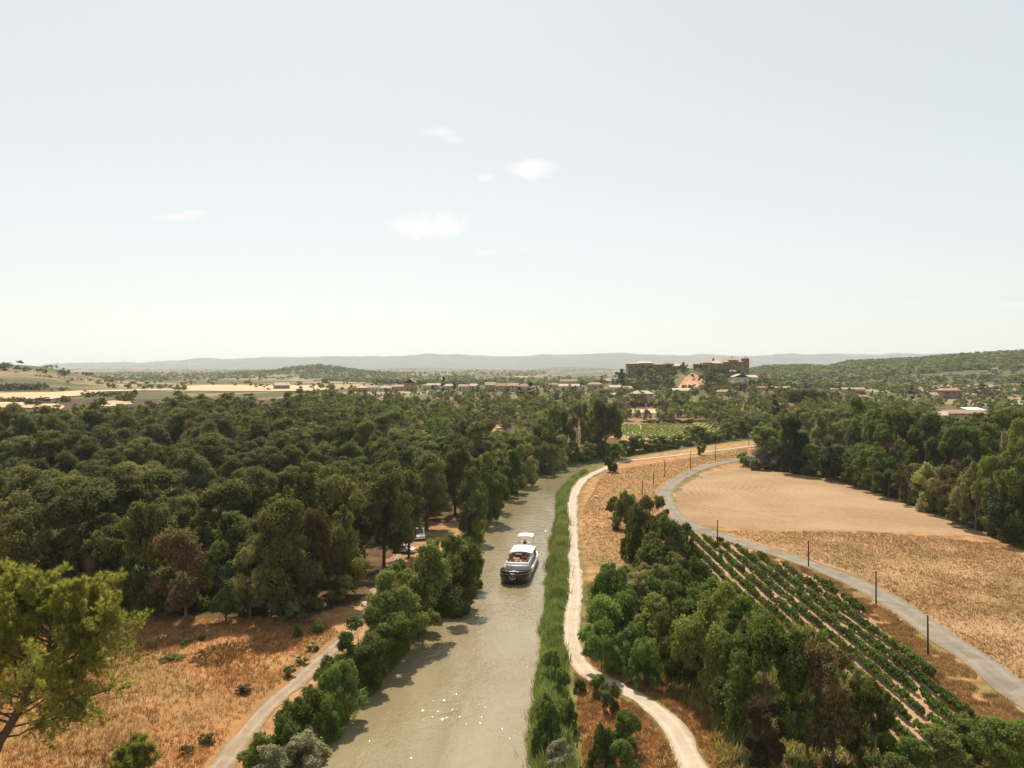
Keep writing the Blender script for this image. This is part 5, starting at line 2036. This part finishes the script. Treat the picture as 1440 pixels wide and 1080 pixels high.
# wheelhouse / saloon with curved white roof
mb = MB()
mb.box(-1.72, 1.72, Y(.205), Y(.452), .6, 2.75)
mb.build("saloon", M['boat_white'], barge)
mb = MB()
rings = []
for y in (Y(.19), Y(.47)):
    up = [(x * 1.9, y, 2.765 + .28 * (1 - x * x)) for x in np.linspace(-1, 1, 11)]
    dn = [(x * 1.9, y, 2.765 + .28 * (1 - x * x) - .09 + .087 * (abs(x) < 2)) for x in np.linspace(1, -1, 11)]
    dn = [(x, yy, z - .085) for x, yy, z in dn]
    rings.append(up + dn)
mb.loft(rings)
rf_ = mb.build("saloon_roof", M['boat_white'], barge)
mb = MB()
for x0, x1 in ((-1.5, -.55), (-.45, .45), (.55, 1.5)):
    mb.box(x0, x1, Y(.452), Y(.452) + .04, 2.2, 2.62)
mb.build("windscreen", M['tinted'], barge)
for sgn in (-1, 1):
    for t in (.24, .32, .40):
        mb = MB()
        x = sgn * 1.72
        mb.box(min(x, x + sgn * .03), max(x, x + sgn * .03), Y(t) - .5, Y(t) + .5, 1.55, 2.3)
        mb.build("side_window", M['tinted'], barge)
mb = MB()
mb.box(-.55, .35, Y(.30), Y(.38), 3.05, 3.16)
mb.build("roof_hatch", M['boat_cream'], barge)
# after deck
deck_plan("after_deck", .03, .204, 1.9, .35, M['teak'], 9, .9)
mb = MB()
pts = []
for t in np.linspace(.2, .03, 7):
    pts.append((hwid(t) - .4, Y(t), 2.75))
for t in np.linspace(.03, .2, 7):
    pts.append((-(hwid(t) - .4), Y(t), 2.75))
mb.tube(pts, .03, 6)
for p in pts[::2]:
    mb.tube([(p[0], p[1], 1.9), p], .022, 6)
mb.build("railing", M['grey_metal'], barge)
mb = MB()
c0, c1 = Y(.03), Y(.165)
up = []
mb.loft([[(x * 1.32, y, 4.28 + .12 * (1 - x * x)) for x in np.linspace(-1, 1, 9)] + [(x * 1.32, y, 4.20 + .12 * (1 - x * x)) for x in np.linspace(1, -1, 9)] for y in (c0, (c0 + c1) / 2, c1)])
cp = mb.build("canopy", M['boat_cream'], barge)
for sx in (-1.2, 1.2):
    for y in (c0 + .15, c1 - .15):
        mb = MB()
        mb.tube([(sx, y, 1.9), (sx, y, 4.22)], .03, 6)
        mb.build("canopy_post", M['grey_metal'], cp)
mb = MB()
mb.box(-.35, .35, Y(.17), Y(.19), 1.904, 2.85)
mb.build("helm_console", M['dark_wood'], barge)
mb = MB()
mb.tube([(.36 * math.cos(a), Y(.165), 2.8 + .36 * math.sin(a)) for a in np.linspace(0, 2 * math.pi, 17)], .03, 5, cap=False)
for a in (0, 2.09, 4.19):
    mb.tube([(0, Y(.166), 2.8), (.36 * math.cos(a), Y(.166), 2.8 + .36 * math.sin(a))], .02, 4)
mb.build("steering_wheel", M['dark_wood'], barge)

BM = Matrix.Translation((mid[0], mid[1], WATER_Z)) @ Matrix.Rotation(ang, 4, 'Z')


def on_boat(x, y, z):
    return BM @ Vector((x, y, z))


# furniture on the sun deck
def deck_chair(x, y, face, label, mat):
    e = empty("deck_chair", on_boat(x, y, ZS + .06), ang + face, label, "chair", "wicker chairs on the barge sun deck")
    m_ = MB(); m_.box(-.34, .34, -.32, .32, .30, .42); m_.build("seat", mat, e)
    m_ = MB()
    m_.loft([[(-.34, -.32, .423), (.34, -.32, .423), (.34, -.22, .423), (-.34, -.22, .423)], [(-.32, -.46, .95), (.32, -.46, .95), (.32, -.38, .95), (-.32, -.38, .95)]])
    m_.build("backrest", mat, e)
    for sx in (-1, 1):
        m_ = MB(); m_.box(min(sx * .34, sx * .42), max(sx * .34, sx * .42), -.30, .32, .30, .64); m_.build("armrest", mat, e)
        for yy in (-.27, .27):
            m_ = MB(); m_.tube([(sx * .3, yy, 0), (sx * .3, yy, .30)], .035, 6); m_.build("leg", mat, e)


deck_chair(-1.15, Y(.665), .3, "brown wicker chair at the front left corner of the barge sun deck", M['wicker'])
deck_chair(-1.2, Y(.58), -.5, "brown wicker chair on the left side of the barge sun deck, behind the front one", M['wicker'])
deck_chair(1.2, Y(.665), -.3, "reddish wicker chair at the front right corner of the barge sun deck", M['wicker'])
deck_chair(1.2, Y(.575), .6, "reddish wicker chair on the right side of the barge sun deck, by the wheelhouse", M['wicker'])
deck_chair(-.6, Y(.525), .15, "dark wicker chair in the middle of the barge sun deck", M['dark_wood'])
e = empty("deck_table", on_boat(.45, Y(.63), ZS + .06), ang, "low orange brown wooden table in the middle of the barge sun deck", "table")
m_ = MB(); m_.box(-.62, .62, -.5, .5, .5, .57); m_.build("tabletop", M['teak'], e)
for sx in (-.5, .5):
    for sy in (-.4, .4):
        m_ = MB(); m_.box(sx - .04, sx + .04, sy - .04, sy + .04, 0, .497); m_.build("leg", M['teak'], e)
e = empty("deck_chest", on_boat(.25, Y(.50), ZS + .06), ang, "dark brown wooden chest against the barge windscreen", "chest")
m_ = MB(); m_.box(-.5, .5, -.3, .3, 0, .62); m_.build("box", M['dark_wood'], e)
m_ = MB(); m_.box(-.54, .54, -.34, .34, .623, .72); m_.build("lid", M['wicker'], e)


# helmsman under the canopy
def person(loc, rz, label):
    e = empty("person", loc, rz, label, "person")
    J = {'hip': (0, 0, .95), 'belly': (0, -.01, 1.1), 'chest': (0, 0, 1.32), 'neck': (0, .01, 1.48), 'head0': (0, .03, 1.57), 'head': (0, .035, 1.66), 'top': (0, .02, 1.75),
         'ls': (-.19, 0, 1.40), 'le': (-.25, .10, 1.14), 'lw': (-.18, .32, 1.06), 'lh': (-.15, .40, 1.08), 'rs': (.19, 0, 1.40), 're': (.25, .10, 1.14), 'rw': (.18, .32, 1.06), 'rh': (.15, .40, 1.08),
         'lp': (-.10, 0, .90), 'lk': (-.11, .03, .50), 'la': (-.11, -.02, .09), 'lt': (-.12, .13, .04), 'rp': (.10, 0, .90), 'rk': (.11, .03, .50), 'ra': (.11, -.02, .09), 'rt': (.12, .13, .04)}
    rad = {'hip': .15, 'belly': .14, 'chest': .16, 'neck': .06, 'head0': .085, 'head': .10, 'top': .07, 'ls': .075, 'le': .05, 'lw': .035, 'lh': .04, 'rs': .075, 're': .05, 'rw': .035, 'rh': .04,
           'lp': .10, 'lk': .065, 'la': .045, 'lt': .04, 'rp': .10, 'rk': .065, 'ra': .045, 'rt': .04}
    keys = list(J)
    E = [('hip', 'belly'), ('belly', 'chest'), ('chest', 'neck'), ('neck', 'head0'), ('head0', 'head'), ('head', 'top'), ('chest', 'ls'), ('ls', 'le'), ('le', 'lw'), ('lw', 'lh'), ('chest', 'rs'), ('rs', 're'),
         ('re', 'rw'), ('rw', 'rh'), ('hip', 'lp'), ('lp', 'lk'), ('lk', 'la'), ('la', 'lt'), ('hip', 'rp'), ('rp', 'rk'), ('rk', 'ra'), ('ra', 'rt')]
    V_ = [J[k] for k in keys]
    R_ = [rad[k] for k in keys]
    E_ = [(keys.index(a), keys.index(b)) for a, b in E]
    for s, w in (('l', 'lh'), ('r', 'rh')):          # five fingers curled round the wheel
        p = Vector(J[w])
        sg = -1 if s == 'l' else 1
        for f in range(5):
            b = len(V_)
            if f < 4:
                q0 = p + Vector((sg * (.03 - .02 * f), .03, .005))
                ln = (.07, .08, .075, .06)[f]
                q1 = q0 + Vector((-sg * .005, ln * .6, -.015)); q2 = q1 + Vector((-sg * .01, ln * .1, -ln * .5))
            else:
                q0 = p + Vector((-sg * .035, -.01, .01)); q1 = q0 + Vector((-sg * .03, .025, .0)); q2 = q1 + Vector((-sg * .005, .03, -.01))
            V_ += [tuple(q0), tuple(q1), tuple(q2)]
            R_ += [.010, .009, .007]
            E_ += [(keys.index(w), b), (b, b + 1), (b + 1, b + 2)]
    me = bpy.data.meshes.new("body")
    me.from_pydata(V_, E_, [])
    o = link(me, "body", e)
    sk = o.modifiers.new("skin", 'SKIN')
    lay = me.skin_vertices[0].data if me.skin_vertices else None
    if lay is None:
        import bmesh
        bm = bmesh.new(); bm.from_mesh(me); bm.verts.layers.skin.verify(); bm.to_mesh(me); bm.free()
        lay = me.skin_vertices[0].data
    for i, r in enumerate(R_):
        lay[i].radius = (r, r)
        lay[i].use_root = i == 0
    ss = o.modifiers.new("sub", 'SUBSURF'); ss.levels = 1; ss.render_levels = 1
    me.materials.append(M['skin'])
    m_ = MB()      # shirt
    m_.loft([[(a * .185 * k, b * .15 * k + .0, z) for a, b in [(math.cos(q), math.sin(q)) for q in np.linspace(0, 2 * math.pi, 15)[:-1]]] for z, k in ((.92, 1.02), (1.1, 1.0), (1.3, 1.08), (1.42, .95), (1.485, .5))])
    for sg in (-1, 1):
        m_.tube([(sg * .15, 0, 1.40), (sg * .21, .03, 1.33), (sg * .25, .10, 1.13)], [.10, .09, .07], 8)
    m_.build("shirt", M['shirt'], e, smooth_sh=True)
    m_ = MB()
    m_.tube([(0, 0, .80), (0, 0, .95)], [.185, .18], 12)
    for sg in (-1, 1):
        m_.tube([(sg * .09, 0, .90), (sg * .11, .03, .50), (sg * .11, -.02, .08)], [.115, .085, .07], 10)
    m_.build("trousers", M['trousers'], e, smooth_sh=True)
    m_ = MB()
    m_.loft([[(.112 * k * math.cos(q), .005 + .118 * k * math.sin(q), z) for q in np.linspace(0, 2 * math.pi, 13)[:-1]] for z, k in ((1.665, 1.0), (1.73, .95), (1.78, .6), (1.795, .1))])
    m_.build("hair", M['hair'], e, smooth_sh=True)
    m_ = MB()      # nose, mouth, ears and eyes, small as they are
    m_.loft([[(-.016, .125, 1.62), (.016, .125, 1.62), (.016, .12, 1.61), (-.016, .12, 1.61)], [(-.012, .155, 1.625), (.012, .155, 1.625), (.012, .15, 1.615), (-.012, .15, 1.615)]])
    for sg in (-1, 1):
        m_.box(sg * .105 - .012, sg * .105 + .012, .0, .05, 1.61, 1.68)
    m_.build("nose_and_ears", M['skin'], e)
    m_ = MB()
    for sg in (-1, 1):
        m_.box(sg * .038 - .012, sg * .038 + .012, .118, .135, 1.655, 1.668)
    m_.box(-.025, .025, .118, .132, 1.575, 1.583)
    m_.build("face", M['hair'], e)
    return e


person(on_boat(.1, Y(.135), 1.9), ang, "helmsman in brown standing at the wheel under the white canopy")

# ------------------------------------------------------------------ parked vehicles and rocks in the clearing on the left bank
M['van_white'] = plain("white_van_paint", (.78, .76, .72), .3, .03, .6, .5)
M['car_grey'] = plain("pale_grey_car_paint", (.55, .54, .52), .3, .05, .6, .5)
M['tyre'] = plain("tyre_rubber", (.02, .02, .02), .85, .2, 8)


def vehicle(px, py, rz, label, van, paint):
    g = ground_at(px, py)
    L, W_, H_ = (5.2, 2.0, 2.4) if van else (4.2, 1.75, 1.45)
    e = empty("parked_van" if van else "parked_car", g, rz, label, "van" if van else "car")
    if van:
        prof = [(-2.6, .35), (2.5, .35), (2.6, .9), (2.15, 1.15), (1.55, 2.2), (1.2, 2.4), (-2.5, 2.4), (-2.6, 2.2)]
    else:
        prof = [(-2.1, .3), (2.05, .3), (2.1, .7), (1.1, .92), (.5, 1.40), (-.9, 1.45), (-1.7, 1.0), (-2.1, .9)]
    m_ = MB()
    m_.loft([[(x, -W_ / 2 * .97, z) for x, z in prof], [(x, -W_ / 2, z * .985 + .01) for x, z in prof], [(x, W_ / 2, z * .985 + .01) for x, z in prof], [(x, W_ / 2 * .97, z) for x, z in prof]][1:3])
    m_.build("body", paint, e)
    m_ = MB()
    a, b = (prof[3], prof[4])
    nx, nz = (b[1] - a[1]), -(b[0] - a[0])
    nl_ = math.hypot(nx, nz)
    ox_, oz_ = nx / nl_ * .015, nz / nl_ * .015
    q = []
    for t, y in ((.12, -.8), (.12, .8), (.9, .72), (.9, -.72)):
        q.append((a[0] + (b[0] - a[0]) * t + ox_, y * W_ / 2, a[1] + (b[1] - a[1]) * t + oz_))
    m_.add(q + [(x - ox_ * 2, y, z - oz_ * 2) for x, y, z in q], [(0, 1, 2, 3), (7, 6, 5, 4), (0, 4, 5, 1), (1, 5, 6, 2), (2, 6, 7, 3), (3, 7, 4, 0)])
    m_.build("windscreen", M['tinted'], e)
    for sgn in (-1, 1):
        m_ = MB()
        x0, x1, z0, z1 = (.3, 1.5, 1.3, 2.0) if van else (-1.0, .6, .95, 1.3)
        y = sgn * W_ / 2
        m_.box(x0, x1, min(y, y + sgn * .015), max(y, y + sgn * .015), z0, z1)
        m_.build("side_window", M['tinted'], e)
        for x in (-L * .31, L * .31):
            m_ = MB()
            m_.tube([(x, sgn * (W_ / 2 - .2), .32), (x, sgn * (W_ / 2 + .02), .32)], [.32, .32], 14)
            w_ = m_.build("wheel", M['tyre'], e)
            m_ = MB()
            m_.tube([(x, sgn * (W_ / 2 + .022), .32), (x, sgn * (W_ / 2 + .03), .32)], [.19, .17], 12)
            m_.build("hub_cap", M['grey_metal'], w_)
        m_ = MB()
        xx = prof[2][0]
        m_.box(xx - .02, xx + .03, sgn * W_ * .36 - .16, sgn * W_ * .36 + .16, prof[2][1] - .18, prof[2][1] - .02)
        m_.build("headlight", M['boat_white'], e)
    return e


vehicle(586, 757, -1.2, "white van parked in the tree shade of the clearing by the left bank", True, M['van_white'])
vehicle(568, 777, -.3, "pale grey car parked below the white van under the pines", False, M['car_grey'])
rgk = np.random.default_rng(77)
M['rock'] = plain("pale_limestone_rock", (.50, .43, .34), .95, .2, 3)
for i, (px, py, s, lab) in enumerate([(525, 843, .75, "largest pale rock beside the dirt track under the trees"), (513, 851, .55, "pale rock left of the largest one by the track"), (530, 850, .4, "smallest pale rock at the foot of the largest"),
                                      (985, 672, .5, "pale stone on the verge inside the road curve"), (838, 700, .5, "pale stone on the dry bank beside the towpath bend")]):
    import bmesh
    bm = bmesh.new()
    bmesh.ops.create_icosphere(bm, subdivisions=3, radius=s)
    for v in bm.verts:
        q = v.co * (2.2 / s)
        n_ = float(vnoise(q.x + q.z + i * 7, q.y - q.z * .7, 13)) - .5
        v.co *= 1 + n_ * .7
        v.co.z *= .65
    me = bpy.data.meshes.new("rock")
    bm.to_mesh(me)
    bm.free()
    me.materials.append(M['rock'])
    g = ground_at(px, py)
    tag(link(me, "rock", None, (g[0], g[1], g[2] + s * .2)), lab, "rock")

# ------------------------------------------------------------------ labels of the trees: kind, rank and place
ADJ = {'pine': "dark pine", 'oak': "green leafy tree", 'olive': "pale olive green tree", 'acacia': "bright green bush", 'bush': "green bush", 'brown': "brown withered tree", 'silver': "silvery shrub",
       'evergreen': "dark dense evergreen", 'cypress': "dark narrow cypress", 'umbrella': "umbrella pine"}
PLACE = {'edge': ("front edge of the wood above the dry meadow", 99), 'wood': ("the left wood", 18), 'leftbank_up': ("the left bank beyond the barge", 99), 'leftbank': ("the left bank short of the barge", 12),
         'meadow': ("the dry meadow", 10), 'thicket': ("the thicket right of the towpath", 12), 'reedbush': ("the reeds of the right bank", 99), 'rightwood': ("the wood behind the right fields", 15),
         'farbank': ("the far canal reach beyond the bend", 99)}


def ordinal(i):
    if i < 20:
        return ORD[i]
    tens = {2: "twenty", 3: "thirty", 4: "forty", 5: "fifty"}[(i + 1) // 10]
    return {2: "twentieth", 3: "thirtieth", 4: "fortieth", 5: "fiftieth"}[(i + 1) // 10] if (i + 1) % 10 == 0 else tens + "-" + ORD[(i + 1) % 10 - 1]


byreg = {}
for t in TREES:
    if t[4]:
        byreg.setdefault(t[4], []).append(t)
for reg, lst in byreg.items():
    place, per = PLACE[reg]
    lst.sort(key=lambda t: t[3])
    nb = max(1, math.ceil(len(lst) / per))
    per = math.ceil(len(lst) / nb)
    for b in range(nb):
        band = sorted(lst[b * per:(b + 1) * per], key=lambda t: t[2] / t[3])
        seen = {}
        for o, kind, x, y, _ in band:
            i = seen.get(kind, 0)
            seen[kind] = i + 1
            rank = "" if nb == 1 else f", {ORD[b]} rank" if b < 20 else f", {ordinal(b)} rank"
            tag(o, f"{ordinal(i)} {ADJ[kind]} from left{rank}, {place}", "shrub" if reg == 'meadow' else "bush" if kind in ('acacia', 'bush', 'silver') else "tree",
                {'wood': "trees of the left wood", 'edge': "trees along the front of the left wood", 'leftbank': "trees of the left canal bank", 'leftbank_up': "trees of the left canal bank",
                 'meadow': "low shrubs in the dry meadow", 'thicket': "trees and bushes of the right thicket", 'reedbush': "bushes in the reeds", 'rightwood': "trees of the right wood", 'farbank': "trees of the far canal reach"}[reg])

# ------------------------------------------------------------------ haze: one closed box of even air
mb = MB()
mb.box(-16500, 16500, -16500, 16500, -32, 320)
hz_ = mb.build("haze", plain("unused_haze_surface", (.5, .5, .5)))
t = NT("thin_haze")
pv = t.node("ShaderNodeVolumePrincipled")
pv.inputs["Color"].default_value = (.80, .87, .96, 1)
pv.inputs["Density"].default_value = 7.0e-5
pv.inputs["Anisotropy"].default_value = .25
t.l.new(pv.outputs[0], t.out.inputs["Volume"])
hz_.data.materials.clear()
hz_.data.materials.append(t.mat)
tag(hz_, kind="stuff")
bpy.context.view_layer.update()
